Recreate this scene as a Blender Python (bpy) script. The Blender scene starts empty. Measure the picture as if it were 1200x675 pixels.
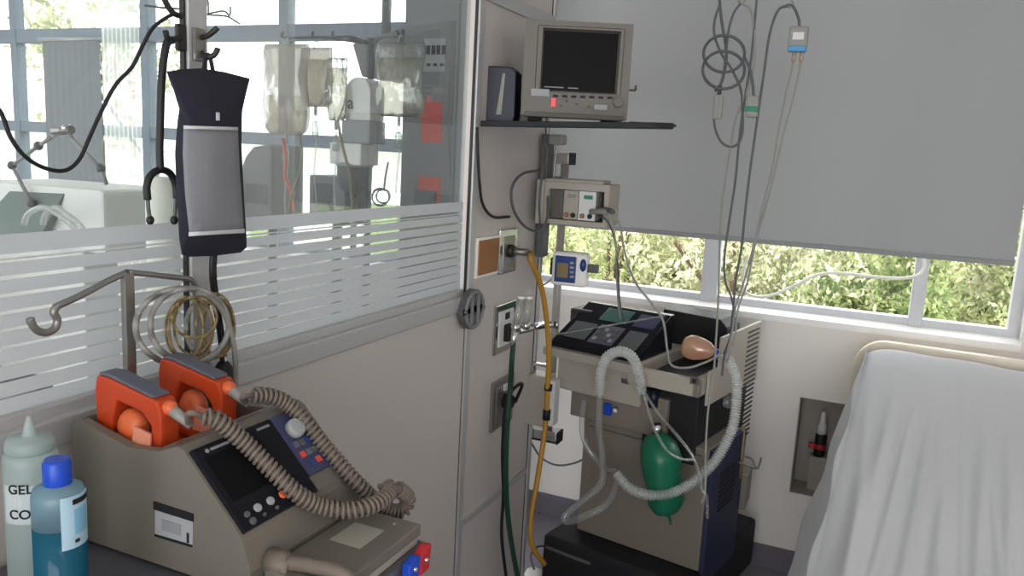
import bpy, bmesh, math, random
from mathutils import Vector, Matrix, Euler
random.seed(7)
C = bpy.context.scene.collection
PI = math.pi

# ------------------------------------------------------------------ camera
F = 944.0; CX = 600.0; CY = 337.5; H = 1.55
dY = Vector((430.0, -135.5, F)).normalized()
dX = Vector((2158.0, 272.5, -F)); dX = (dX - dX.dot(dY) * dY).normalized()
dZ = dX.cross(dY)
if dZ.y > 0: dZ = -dZ
def ray(px, py):
    c = Vector((px - CX, py - CY, F))
    return Vector((c.dot(dX), c.dot(dY), c.dot(dZ)))
def at(px, py, X=None, Y=None, Z=None):
    r = ray(px, py)
    if X is not None: t = X / r.x
    elif Y is not None: t = Y / r.y
    else: t = (Z - H) / r.z
    return Vector((t * r.x, t * r.y, H + t * r.z))
cd = bpy.data.cameras.new('camera'); cam = bpy.data.objects.new('camera', cd); C.objects.link(cam)
cd.sensor_fit = 'HORIZONTAL'; cd.sensor_width = 36.0; cd.lens = 36.0 * F / 1200.0
right = Vector((dX.x, dY.x, dZ.x)); down = Vector((dX.y, dY.y, dZ.y)); fwd = Vector((dX.z, dY.z, dZ.z))
up = -down; back = -fwd
cam.matrix_world = Matrix(((right.x, up.x, back.x, 0), (right.y, up.y, back.y, 0), (right.z, up.z, back.z, H), (0, 0, 0, 1)))
cd.clip_start = 0.02; cd.clip_end = 300
bpy.context.scene.camera = cam

class Frame:
    """a turned upright frame: x along its front, y backwards, z up"""
    def __init__(s, ox, oy, yaw=0.0, oz=0.0):
        s.o = Vector((ox, oy, oz)); a = math.radians(yaw)
        s.ex = Vector((math.cos(a), math.sin(a), 0)); s.ey = Vector((-math.sin(a), math.cos(a), 0)); s.ez = Vector((0, 0, 1))
        s.M = Matrix(((s.ex.x, s.ey.x, 0, ox), (s.ex.y, s.ey.y, 0, oy), (0, 0, 1, oz), (0, 0, 0, 1)))
    def w(s, x, y, z): return s.M @ Vector((x, y, z))
    def p(s, px, py, y=0.0):      # pixel -> world point on local plane y
        r = ray(px, py); o = s.o + s.ey * y - Vector((0, 0, H))
        t = o.dot(s.ey) / r.dot(s.ey)
        return Vector((0, 0, H)) + r * t
    def l(s, px, py, y=0.0):      # pixel -> local x, z on local plane y
        q = s.p(px, py, y) - s.o
        return q.dot(s.ex), q.z
    def ext(s, x0, y0, x1, y1, y=0.0):
        mx, my = (x0 + x1) / 2, (y0 + y1) / 2
        return s.l(x0, my, y)[0], s.l(x1, my, y)[0], s.l(mx, y1, y)[1], s.l(mx, y0, y)[1]

# ------------------------------------------------------------------ materials
def lin(c):
    return tuple((v / 12.92 if v <= 0.04045 else ((v + 0.055) / 1.055) ** 2.4) for v in c)
def rgb(h):
    return lin((int(h[0:2], 16) / 255, int(h[2:4], 16) / 255, int(h[4:6], 16) / 255))
def mat(name, h, rough=0.5, metal=0.0, var=0.06, scale=18.0, bump=0.0, bscale=200.0, trans=0.0, ior=1.45, coat=0.0, alpha=1.0, emit=None, estr=0.0):
    m = bpy.data.materials.new(name); m.use_nodes = True
    n = m.node_tree.nodes; L = m.node_tree.links; b = n['Principled BSDF']
    col = rgb(h)
    tc = n.new('ShaderNodeTexCoord'); nz = n.new('ShaderNodeTexNoise'); nz.inputs['Scale'].default_value = scale; nz.inputs['Detail'].default_value = 4
    L.new(tc.outputs['Object'], nz.inputs['Vector'])
    rp = n.new('ShaderNodeMix'); rp.data_type = 'RGBA'
    rp.inputs[6].default_value = (*[c * (1 - var) for c in col], 1); rp.inputs[7].default_value = (*[min(1, c * (1 + var)) for c in col], 1)
    L.new(nz.outputs['Fac'], rp.inputs[0]); L.new(rp.outputs[2], b.inputs['Base Color'])
    b.inputs['Roughness'].default_value = rough; b.inputs['Metallic'].default_value = metal
    b.inputs['Transmission Weight'].default_value = trans; b.inputs['IOR'].default_value = ior
    b.inputs['Coat Weight'].default_value = coat; b.inputs['Alpha'].default_value = alpha
    if emit: b.inputs['Emission Color'].default_value = (*rgb(emit), 1); b.inputs['Emission Strength'].default_value = estr
    if bump:
        bp = n.new('ShaderNodeBump'); nb = n.new('ShaderNodeTexNoise'); nb.inputs['Scale'].default_value = bscale
        L.new(tc.outputs['Object'], nb.inputs['Vector']); L.new(nb.outputs['Fac'], bp.inputs['Height'])
        bp.inputs['Strength'].default_value = bump; bp.inputs['Distance'].default_value = 0.002
        L.new(bp.outputs['Normal'], b.inputs['Normal'])
    return m
def clear(name, tint='ffffff', gloss=0.08, haze=0.0, hcol='d8dcdc', rough=0.02, fm=0.6):
    """thin clear sheet: see-through, with a fresnel gloss and a little scatter"""
    m = bpy.data.materials.new(name); m.use_nodes = True; n = m.node_tree.nodes; L = m.node_tree.links
    n.remove(n['Principled BSDF']); o = n['Material Output']
    t = n.new('ShaderNodeBsdfTransparent'); t.inputs[0].default_value = (*rgb(tint), 1)
    g = n.new('ShaderNodeBsdfGlossy'); g.inputs['Roughness'].default_value = rough
    lw = n.new('ShaderNodeLayerWeight'); lw.inputs[0].default_value = 0.25
    mu = n.new('ShaderNodeMath'); mu.operation = 'MULTIPLY_ADD'; mu.inputs[1].default_value = fm; mu.inputs[2].default_value = gloss
    L.new(lw.outputs['Fresnel'], mu.inputs[0]); 
    x = n.new('ShaderNodeMixShader'); L.new(mu.outputs[0], x.inputs[0]); L.new(t.outputs[0], x.inputs[1]); L.new(g.outputs[0], x.inputs[2])
    last = x
    if haze:
        d = n.new('ShaderNodeBsdfDiffuse'); d.inputs[0].default_value = (*rgb(hcol), 1)
        tl = n.new('ShaderNodeBsdfTranslucent'); tl.inputs[0].default_value = (*rgb(hcol), 1)
        a = n.new('ShaderNodeMixShader'); L.new(d.outputs[0], a.inputs[1]); L.new(tl.outputs[0], a.inputs[2])
        y = n.new('ShaderNodeMixShader'); y.inputs[0].default_value = haze
        L.new(x.outputs[0], y.inputs[1]); L.new(a.outputs[0], y.inputs[2]); last = y
    L.new(last.outputs[0], o.inputs['Surface'])
    return m
def cloth(name, h, transl=0.3, var=0.05, scale=40):
    m = mat(name, h, 0.95, var=var, scale=scale, bump=0.15, bscale=500)
    n = m.node_tree.nodes; L = m.node_tree.links; o = n['Material Output']; b = n['Principled BSDF']
    tl = n.new('ShaderNodeBsdfTranslucent'); tl.inputs[0].default_value = (*rgb(h), 1)
    x = n.new('ShaderNodeMixShader'); x.inputs[0].default_value = transl
    L.new(b.outputs[0], x.inputs[1]); L.new(tl.outputs[0], x.inputs[2]); L.new(x.outputs[0], o.inputs['Surface'])
    return m
M = dict(
    wall=mat('white wall paint', 'e6e1dc', 0.75, var=0.03, scale=6, bump=0.1, bscale=90),
    panel=mat('white laminate panel', 'c3bcb8', 0.45, var=0.025, scale=5),
    ceil=mat('ceiling paint', 'e2e0dc', 0.9),
    floor=mat('grey vinyl floor', '8a8791', 0.35, var=0.12, scale=30),
    base=mat('dark vinyl baseboard', '66636d', 0.5),
    alu=mat('brushed aluminium', 'b9b9ba', 0.42, 0.3, var=0.04, scale=60),
    aludark=mat('dark anodised frame', '33322f', 0.5, 0.3),
    chrome=mat('chrome', 'cfd0d0', 0.16, 1.0, var=0.02),
    steel=mat('grey steel', '8c8985', 0.38, 0.7),
    polegrey=mat('grey painted pole', 'a39c96', 0.4, 0.2),
    beige=mat('warm beige plastic', '7a7268', 0.45, var=0.04, scale=14, bump=0.08, bscale=600),
    beigeold=mat('aged beige enclosure', '6f6960', 0.5, var=0.05, scale=9, bump=0.1, bscale=500),
    beigelight=mat('pale beige plastic', 'a69f94', 0.4, var=0.03),
    monitor=mat('grey beige monitor case', '6d6761', 0.5, var=0.03, bump=0.08, bscale=500),
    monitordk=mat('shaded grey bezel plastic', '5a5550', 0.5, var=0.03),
    black=mat('black plastic', '17161a', 0.6),
    blackgloss=mat('black glossy panel', '1c1c22', 0.16, var=0.1),
    screen=mat('dark screen glass', '0e0e11', 0.5, var=0.2, scale=4),
    navy=mat('navy nylon', '23222f', 0.85, var=0.1, scale=90, bump=0.3, bscale=700),
    mesh=mat('grey mesh fabric', '84858a', 0.9, var=0.12, scale=350, bump=0.3, bscale=900),
    ribbon=mat('pale grey ribbon', 'c9cacc', 0.7),
    navyplastic=mat('navy blue plastic', '12162a', 0.4),
    bluedark=mat('dark blue enclosure', '262d47', 0.5, var=0.08),
    blue=mat('bright blue plastic', '1746b8', 0.35),
    bluemid=mat('device blue face', '24407c', 0.35),
    purple=mat('violet blue key panel', '383b5c', 0.4, var=0.1),
    white=mat('white plastic', 'eeedea', 0.4, var=0.02),
    labelw=mat('white paper label', 'd7d7d6', 0.7),
    labelg=mat('grey label', '9ea0a2', 0.7),
    ink=mat('black ink', '16161a', 0.7),
    inkg=mat('grey print', '8b8c90', 0.7),
    orange=mat('orange red plastic', 'b8401d', 0.35, var=0.08, scale=20),
    orangelt=mat('bright orange moulding', 'd8663a', 0.35, var=0.08, scale=20),
    greytop=mat('slate grey pad', '5d5f6c', 0.55),
    red=mat('red plastic', 'b3242c', 0.4),
    redsticker=mat('red sticker', 'd0493c', 0.6),
    cordgrey=mat('taupe coiled cord', '6f655c', 0.5),
    cablegrey=mat('grey cable', '8d8b86', 0.5),
    cabledark=mat('dark grey cable', '56575a', 0.5),
    cableblk=mat('black rubber', '18181a', 0.5),
    cablewhite=mat('white cable', 'efeee9', 0.5),
    cabletan=mat('tan cable', '85744f', 0.5),
    hosey=mat('ochre yellow hose', 'a67a26', 0.45),
    hoseg=mat('dark green hose', '143d2c', 0.4),
    greenbag=mat('green rubber', '14644a', 0.35, var=0.08),
    greencon=mat('green connector', '1f7a5c', 0.4),
    brown=mat('brown outlet plate', '96653c', 0.5),
    headboard=mat('cream moulded headboard', 'e4d9c6', 0.45, var=0.03),
    sheet=cloth('white bed sheet', 'cdced1', 0.08, 0.02),
    blind=cloth('grey blind fabric', '979899', 0.10, 0.02, 120),
    sheer=clear('white sheer curtain', 'ffffff', 0.0, 0.55, 'ffffff'),
    greyplastic=mat('mid grey plastic', '7d7e80', 0.5),
    hosewhite=clear('white corrugated hose plastic', 'f6f7f6', 0.12, 0.42, 'eceeec', 0.15),
    standin=cloth('grey curtain fabric', '85888c', 0.06, 0.05),
    niche=mat('grey cement recess', 'a39d95', 0.9, var=0.15, scale=25, bump=0.3, bscale=80),
    winframe=mat('blue grey window frame', '868e9b', 0.5),
    winwhite=mat('white window frame', 'c2c3c8', 0.45),
    cabinet=mat('grey metal cabinet', '77787a', 0.5),
    leaf=None, bark=mat('bark', '5a4a3a', 0.9, var=0.2), soil=mat('grassy soil', '6c7a48', 0.95, var=0.3, scale=3),
    plaster=mat('white exterior plaster', 'f2f0ec', 0.8),
    sill=mat('white sill paint', 'f0eeec', .5),
    glass=clear('window glass', 'fbfcfc', 0.0, fm=.2),
    glasspart=clear('partition glass', 'eef2f1', 0.01, 0.04, 'c8cbd0', fm=.35),
    frost=clear('frosted film', 'ffffff', 0.0, 0.88, 'dcdee0', 0.4),
    plastic=clear('clear bag plastic', 'f6f7f5', 0.10, 0.10, 'd5d6d2', 0.1, 1.6),
    plasticm=clear('milky bag plastic', 'e4dfd8', 0.08, 0.42, 'c9c4bd', 0.15),
    fluid=clear('pale infusion fluid', 'efebe3', 0.06, 0.12, 'c7bfae', 0.05),
    hoseclear=clear('clear hose plastic', 'f8f9f8', 0.08, 0.13, 'e6e8e6', 0.12),
    gelplastic=clear('frosted gel bottle plastic', 'e4eeee', 0.08, 0.72, 'cfdddc', 0.25),
    bluefluid=clear('blue liquid in bottle', '2a7f9a', 0.06, 0.7, '1f7f9f', 0.1),
    bluebottle=clear('pale blue bottle plastic', 'cfe4ec', 0.08, 0.6, 'a2c6d4', 0.2),
    amber=clear('amber silicone', 'f6e2cf', 0.22, 0.5, 'f2cdb0', 0.1),
)
def leafmat(name, h1, h2):
    m = bpy.data.materials.new(name); m.use_nodes = True; n = m.node_tree.nodes; L = m.node_tree.links
    n.remove(n['Principled BSDF'])
    nz = n.new('ShaderNodeTexNoise'); nz.inputs['Scale'].default_value = 5; tc = n.new('ShaderNodeTexCoord'); L.new(tc.outputs['Object'], nz.inputs['Vector'])
    r = n.new('ShaderNodeValToRGB'); r.color_ramp.elements[0].position = .36; r.color_ramp.elements[1].position = .64
    r.color_ramp.elements[0].color = (*rgb(h1), 1); r.color_ramp.elements[1].color = (*rgb(h2), 1); L.new(nz.outputs['Fac'], r.inputs[0])
    d = n.new('ShaderNodeBsdfDiffuse'); t = n.new('ShaderNodeBsdfTranslucent'); x = n.new('ShaderNodeMixShader'); x.inputs[0].default_value = .35
    L.new(r.outputs[0], d.inputs[0]); L.new(r.outputs[0], t.inputs[0]); L.new(d.outputs[0], x.inputs[1]); L.new(t.outputs[0], x.inputs[2])
    L.new(x.outputs[0], n['Material Output'].inputs['Surface'])
    return m
LEAF = [leafmat('yellow green leaves', '7d8656', 'd3d2a8'), leafmat('mid green leaves', '5f7446', 'b4bd88'), leafmat('pale olive leaves', '8b8d6a', 'dedac0')]

for k_ in ('screen', 'blackgloss'): M[k_].node_tree.nodes['Principled BSDF'].inputs['Specular IOR Level'].default_value = .12
# ------------------------------------------------------------------ mesh helpers
def V(*a): return Vector(a)
def nb(): return bmesh.new()
def merge(dst, src, mi=0):
    mp = {}
    for v in src.verts: mp[v] = dst.verts.new(v.co)
    for f in src.faces:
        try:
            g = dst.faces.new([mp[v] for v in f.verts]); g.material_index = mi; g.smooth = f.smooth
        except ValueError: pass
    src.free()
def box(bm, x0, x1, y0, y1, z0, z1, Mx=None, bev=0.0, seg=2, mi=0):
    t = nb(); x0, x1 = min(x0, x1), max(x0, x1); y0, y1 = min(y0, y1), max(y0, y1); z0, z1 = min(z0, z1), max(z0, z1)
    bmesh.ops.create_cube(t, size=1.0)
    for v in t.verts: v.co = V(x0 + (v.co.x + .5) * (x1 - x0), y0 + (v.co.y + .5) * (y1 - y0), z0 + (v.co.z + .5) * (z1 - z0))
    if bev:
        b = min(bev, .45 * min(x1 - x0, y1 - y0, z1 - z0))
        bmesh.ops.bevel(t, geom=t.edges[:], offset=b, segments=seg, affect='EDGES', profile=.6)
    if Mx is not None: t.transform(Mx)
    merge(bm, t, mi); return bm
def prism(bm, pts, d, bev=0.0, mi=0):
    """pts: a world-space polygon; d: Vector it is extruded along"""
    t = nb(); a = [t.verts.new(p) for p in pts]; b = [t.verts.new(p + d) for p in pts]; n = len(pts)
    t.faces.new(a); t.faces.new(b[::-1])
    for i in range(n): t.faces.new((a[i], b[i], b[(i + 1) % n], a[(i + 1) % n]))
    bmesh.ops.recalc_face_normals(t, faces=t.faces[:])
    if bev: bmesh.ops.bevel(t, geom=t.edges[:], offset=bev, segments=2, affect='EDGES', profile=.6)
    merge(bm, t, mi); return bm
def cr(pts, n=8, closed=False):
    P = [Vector(p) for p in pts]
    if len(P) < 3: return [P[0].lerp(P[-1], i / n) for i in range(n + 1)]
    if closed: Q = [P[-1]] + P + [P[0], P[1]]
    else: Q = [2 * P[0] - P[1]] + P + [2 * P[-1] - P[-2]]
    out = []
    for i in range(1, len(Q) - 2):
        a, b, c, d = Q[i - 1:i + 3]
        for k in range(n):
            t = k / n
            out.append(.5 * ((2 * b) + (c - a) * t + (2 * a - 5 * b + 4 * c - d) * t * t + (3 * b - a - 3 * c + d) * t ** 3))
    if not closed: out.append(P[-1])
    return out
def frames(path):
    n = len(path); fr = []; N = None
    for i in range(n):
        T = (path[min(i + 1, n - 1)] - path[max(i - 1, 0)])
        T = T.normalized() if T.length > 1e-9 else V(0, 0, 1)
        if N is None: N = T.orthogonal().normalized()
        else:
            N = N - N.dot(T) * T
            N = N.normalized() if N.length > 1e-9 else T.orthogonal().normalized()
        fr.append((path[i], T, N, T.cross(N)))
    return fr
def sweep(bm, path, r, seg=8, cap=True, rf=None, mi=0):
    rings = []
    for i, (p, T, N, Bn) in enumerate(frames(path)):
        rr = rf(i, len(path)) if rf else r
        rings.append([bm.verts.new(p + rr * (math.cos(2 * PI * k / seg) * N + math.sin(2 * PI * k / seg) * Bn)) for k in range(seg)])
    for a, b in zip(rings, rings[1:]):
        for k in range(seg):
            f = bm.faces.new((a[k], a[(k + 1) % seg], b[(k + 1) % seg], b[k])); f.smooth = True; f.material_index = mi
    if cap:
        for g in (rings[0][::-1], rings[-1]): bm.faces.new(g).material_index = mi
    return bm
def tube(bm, pts, r, n=8, seg=8, mi=0): return sweep(bm, cr(pts, n), r, seg, mi=mi)
def bar(bm, a, b, r, seg=12, mi=0): return sweep(bm, [Vector(a), Vector(b)], r, seg, mi=mi)
def resample(path, step):
    out = [path[0]]; acc = 0
    for a, b in zip(path, path[1:]):
        L = (b - a).length; t = step - acc
        while t < L: out.append(a.lerp(b, t / L)); t += step
        acc = (L - (t - step))
    return out
def helix(bm, pts, R, r, pitch, k=12, seg=6):
    path = resample(cr(pts, 24), pitch / k)
    fr = frames(path)
    hp = [p + R * (math.cos(2 * PI * i / k) * N + math.sin(2 * PI * i / k) * B) for i, (p, T, N, B) in enumerate(fr)]
    sweep(bm, hp, r, seg)
    sweep(bm, path[::6], R * .72, 10)
    return bm
def corrugated(bm, pts, r, pitch=.006, amp=.16, seg=12):
    path = resample(cr(pts, 24), pitch / 4)
    return sweep(bm, path, r, seg, cap=False, rf=lambda i, n: r * (1 + amp * (math.sin(i * PI / 2) if True else 0)))
def lathe(bm, prof, Mx, seg=24, mi=0, cap=True):
    rings = []
    for (r, z) in prof:
        rings.append([bm.verts.new(Mx @ V(r * math.cos(2 * PI * k / seg), r * math.sin(2 * PI * k / seg), z)) for k in range(seg)])
    for a, b in zip(rings, rings[1:]):
        for k in range(seg):
            f = bm.faces.new((a[k], a[(k + 1) % seg], b[(k + 1) % seg], b[k])); f.smooth = True; f.material_index = mi
    if cap:
        bm.faces.new(rings[0][::-1]).material_index = mi; bm.faces.new(rings[-1]).material_index = mi
    return bm
def disc(bm, c, nrm, r, th, seg=24, r2=None, mi=0):
    Mx = Matrix.Translation(c) @ Vector(nrm).to_track_quat('Z', 'Y').to_matrix().to_4x4()
    r2 = r if r2 is None else r2
    e = min(.15 * th, .15 * r)
    return lathe(bm, [(r, 0), (r, th * .6), (r2 - e, th)], Mx, seg, mi)
def ell(bm, c, rx, ry, rz, Mx=None, seg=20, mi=0):
    t = nb(); bmesh.ops.create_uvsphere(t, u_segments=seg, v_segments=seg // 2, radius=1)
    for v in t.verts: v.co = V(v.co.x * rx, v.co.y * ry, v.co.z * rz)
    if Mx is not None: t.transform(Mx)
    bmesh.ops.translate(t, verts=t.verts[:], vec=c)
    for f in t.faces: f.smooth = True
    merge(bm, t, mi); return bm
def obj(name, bm, m, parent=None, smooth=None, mats=None):
    bmesh.ops.recalc_face_normals(bm, faces=bm.faces[:])
    me = bpy.data.meshes.new(name); bm.to_mesh(me); bm.free()
    for x in ([m] + (mats or [])): me.materials.append(x)
    if smooth is not None:
        for p in me.polygons: p.use_smooth = smooth
    o = bpy.data.objects.new(name, me); C.objects.link(o)
    if parent is None:
        xs = [v.co for v in me.vertices]
        c = V((min(v.x for v in xs) + max(v.x for v in xs)) / 2, (min(v.y for v in xs) + max(v.y for v in xs)) / 2, min(v.z for v in xs))
        o.location = c
    else:
        c = Vector(parent['_base']) if '_base' in parent else Vector((0, 0, 0)); o.parent = parent
    me.transform(Matrix.Translation(-c)); o['_base'] = tuple(c)
    return o
def thing(name, label, cat, base, group=None):
    o = bpy.data.objects.new(name, None); C.objects.link(o); o.location = base; o['_base'] = tuple(base); o.empty_display_size = .05
    return tag(o, label, cat, group)
def tag(o, label, cat, group=None):
    o['label'] = label; o['category'] = cat
    if group: o['group'] = group
    return o
def struct(o, label=None):
    o['kind'] = 'structure'
    if label: o['label'] = label
    return o
def text(name, s, size, Mx, m, parent, ext=.0004):
    c = bpy.data.curves.new(name, 'FONT'); c.body = s; c.size = size; c.extrude = ext; c.align_x = 'LEFT'
    t = bpy.data.objects.new(name, c); C.objects.link(t); dg = bpy.context.evaluated_depsgraph_get()
    me = bpy.data.meshes.new_from_object(t.evaluated_get(dg)); bpy.data.objects.remove(t); bpy.data.curves.remove(c)
    b = nb(); b.from_mesh(me); bpy.data.meshes.remove(me); b.transform(Mx)
    return obj(name, b, m, parent)
def quadM(o, ex, ey):
    """matrix with x along ex, y along ey, z their cross product, at o"""
    ex = Vector(ex).normalized(); ey = (Vector(ey) - Vector(ey).dot(ex) * ex).normalized(); ez = ex.cross(ey)
    return Matrix(((ex.x, ey.x, ez.x, o.x), (ex.y, ey.y, ez.y, o.y), (ex.z, ey.z, ez.z, o.z), (0, 0, 0, 1)))
def holed(bm, xs0, xs1, zs0, zs1, y0, y1, holes, axis='Y'):
    """wall slab with rectangular holes, one mesh"""
    xs = sorted({xs0, xs1, *[h[0] for h in holes], *[h[1] for h in holes]}); zs = sorted({zs0, zs1, *[h[2] for h in holes], *[h[3] for h in holes]})
    for a, b in zip(xs, xs[1:]):
        for c, d in zip(zs, zs[1:]):
            mx, mz = (a + b) / 2, (c + d) / 2
            if any(h[0] < mx < h[1] and h[2] < mz < h[3] for h in holes): continue
            box(bm, a, b, y0, y1, c, d)
    bmesh.ops.remove_doubles(bm, verts=bm.verts[:], dist=1e-5)
    return bm

# ------------------------------------------------------------------ the setting
D = 3.12; WY = 3.20; XP = -1.0
XL, XR, YB, ZC = -5.2, 2.3, -2.4, 2.7
struct(obj('floor', box(nb(), XL, XR, YB, WY + .1, -.1, 0), M['floor']))
struct(obj('ceiling', box(nb(), XL, XR, YB, WY + .1, ZC, ZC + .1), M['ceil']))
nx0, nx1, nz0, nz1 = *(at(930, 530, Y=D).x, at(1008, 530, Y=D).x), at(955, 583, Y=D).z, at(955, 468, Y=D).z
SZ = 1.0
w = nb()
holed(w, XL, XR, 0, ZC, D, WY + .1, [(-1.42, .50, SZ, 2.42), (-5.0, -1.62, SZ, 2.42), (nx0, nx1, nz0, nz1)])
struct(obj('wall_back', w, M['wall']))
# sloping window sills, flush in the wall thickness
for i, (a, b) in enumerate(((-1.42, .50), (-5.0, -1.62))):
    s = nb(); prism(s, [V(a, D - .012, SZ - .02), V(a, D - .012, SZ + .004), V(a, WY - .02, SZ + .016), V(a, WY - .02, SZ - .02)], V(b - a, 0, 0))
    struct(obj('trim_%d' % (i + 1), s, M['sill']))
s = nb(); box(s, nx0 - .004, nx1 + .004, WY + .06, WY + .095, nz0 - .004, nz1 + .004)
box(s, nx0, nx0 + .004, D + .002, WY + .06, nz0, nz1); box(s, nx1 - .004, nx1, D + .002, WY + .06, nz0, nz1)
box(s, nx0, nx1, D + .002, WY + .06, nz0, nz0 + .004); box(s, nx0, nx1, D + .002, WY + .06, nz1 - .004, nz1)
struct(obj('trim_3', s, M['niche']), 'rough grey recess in the wall below the window')
struct(obj('baseboard_back', box(nb(), XL, XR, D - .012, D, 0, .095, bev=.003), M['base']))
struct(obj('wall_right', box(nb(), XR, XR + .1, YB, WY + .1, 0, ZC), M['wall']))
lw_ = nb(); holed(lw_, YB, WY + .1, 0, ZC, 0, .1, [(-.6, 2.4, 1.0, 2.4)]); lw_.transform(Matrix.Translation(V(XL, 0, 0)) @ Matrix.Rotation(PI / 2, 4, 'Z'))
struct(obj('wall_left', lw_, M['wall']))
bw = nb(); holed(bw, XL, XR, 0, ZC, YB - .1, YB, [(-4.6, -1.4, .5, 2.5), (-.8, 2.1, .3, 2.5)])  # unseen openings added behind the camera, sized to let sky light in
struct(obj('wall_front', bw, M['wall']))

def window(n, x0, x1, z0, z1, y, vert, horiz, m, vw=.05, hw=.055, fr=.035, label=None):
    b = nb(); box(b, x0, x1, y - .02, y + .03, z0, z0 + fr); box(b, x0, x1, y - .02, y + .03, z1 - fr, z1)
    box(b, x0, x0 + fr, y - .02, y + .03, z0 + fr, z1 - fr); box(b, x1 - fr, x1, y - .02, y + .03, z0 + fr, z1 - fr)
    o = struct(obj('window_%d' % n, b, m), label)
    mb = nb()
    for (vx, vww) in vert: box(mb, vx - vww / 2, vx + vww / 2, y - .03, y + .03, z0, z1, bev=.004)
    for (hz, hww) in horiz: box(mb, x0, x1, y - .025, y + .025, hz - hww / 2, hz + hww / 2, bev=.004)
    if vert or horiz: obj('mullion', mb, m, o)
    obj('pane', box(nb(), x0 + .02, x1 - .02, y + .003, y + .009, z0 + .02, z1 - .02), M['glass'], o)
    return o
window(1, -1.42, .50, SZ + .006, 2.42, WY, [(-.556, .064), (.178, .045)], [], M['winwhite'], label='window with a wide and a narrow white mullion behind the grey roller blind')
window(2, -5.0, -1.62, SZ + .006, 2.42, WY, [(-4.60, .05), (-3.57, .055), (-2.66, .055)], [(2.06, .075), (1.555, .06)], M['winframe'], label='bright window grid beyond the glass partition')

# roller blind
bl = nb(); bx0, bx1 = -1.36, .437
N = 40
top = [V(bx0 + (bx1 - bx0) * i / N, 3.045 + .003 * math.sin(i * .9), 2.46) for i in range(N + 1)]
bot = [V(bx0 + (bx1 - bx0) * i / N, 3.06 + .005 * math.sin(i * .5), 1.285 + .0) for i in range(N + 1)]
t = [bl.verts.new(p) for p in top]; u = [bl.verts.new(p) for p in bot]; 
for i in range(N):
    for a, b in ((t, u),): bl.faces.new((a[i], a[i + 1], b[i + 1], b[i])).smooth = True
R = thing('roller_blind', 'wide grey fabric roller blind pulled most of the way down the window', 'blind', V(-.46, 3.05, 1.27))
obj('fabric', bl, M['blind'], R)
obj('bottom_bar', box(nb(), bx0, bx1, 3.052, 3.066, 1.27, 1.287, bev=.003), M['blind'], R)
obj('roller', bar(nb(), V(bx0, 3.05, 2.49), V(bx1, 3.05, 2.49), .03, 16), M['alu'], R)

# partition
RB, RT = 1.115, 1.172
YG0, YG1 = -1.6, 1.955
struct(obj('wall_partition', box(nb(), XP - .035, XP, YG0, YG1, 0, RB), M['panel']), 'white lower panel of the partition')
rl = nb(); box(rl, XP - .05, XP + .008, YG0, YG1, RB, RT - .016, bev=.003); box(rl, XP - .04, XP - .006, YG0, YG1, RT - .018, RT, bev=.002)
struct(obj('trim_4', rl, M['alu']), 'aluminium rail along the bottom of the partition glass')
gl = struct(obj('window_3', box(nb(), XP - .028, XP - .022, YG0, YG1, RT, 2.5), M['glasspart']), 'glass pane of the partition')
fb = nb(); rnd = random.Random(3)
zt = 1.412
fx0, fx1 = XP - .0215, XP - .0212
z = RT; k = 0
edges = []
while z < zt - .03:
    edges.append(z); z += .0232
for i, z in enumerate(edges):
    gap = .0026 + .0038 * i / len(edges)
    z1 = (edges[i + 1] - gap) if i + 1 < len(edges) else zt - .034
    box(fb, fx0, fx1, YG0, YG1, z, z1)
box(fb, fx0, fx1, YG0, YG1, zt - .026, zt)
obj('frosted_stripes', fb, M['frost'], gl)
def post(y0, y1, x0, x1, z0, z1, n, lab):
    b = nb(); box(b, x0, x1, y0, y1, z0, z1, bev=.003)
    o = struct(obj('trim_%d' % n, b, M['alu']), lab)
    s = nb(); box(s, x0 + .003, x1 - .006, y0 - .004, y0, z0, z1); obj('seal', s, M['aludark'], o)
    return o
py0, py1 = at(218, 60, X=XP).y, at(240, 20, X=XP).y
post(py0, py1, XP - .012, XP + .006, RT, 2.6, 5, 'aluminium post standing in the glass partition')
post(1.955, 1.985, XP - .010, XP + .006, 0, 2.6, 6, 'aluminium strip where the glass meets the service panel')
# service panel (free-standing wall between the glass and the window)
PY0, PY1 = 1.985, 2.475
pw = nb(); box(pw, XP - .05, XP - .002, PY0, PY1, 0, 2.6, bev=.002)
P = struct(obj('wall_service', pw, M['panel']), 'white service panel wall with gas outlets')
tr = nb(); box(tr, XP - .003, XP + .005, PY0, PY1 - .012, .455, .475, bev=.002); box(tr, XP - .003, XP + .006, PY0, PY1, 1.945, 1.985, bev=.002)
obj('cross_strip', tr, M['alu'], P)
post(2.475, 2.497, XP - .052, XP + .006, 0, 2.6, 7, 'aluminium strip on the free edge of the service panel')

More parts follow.
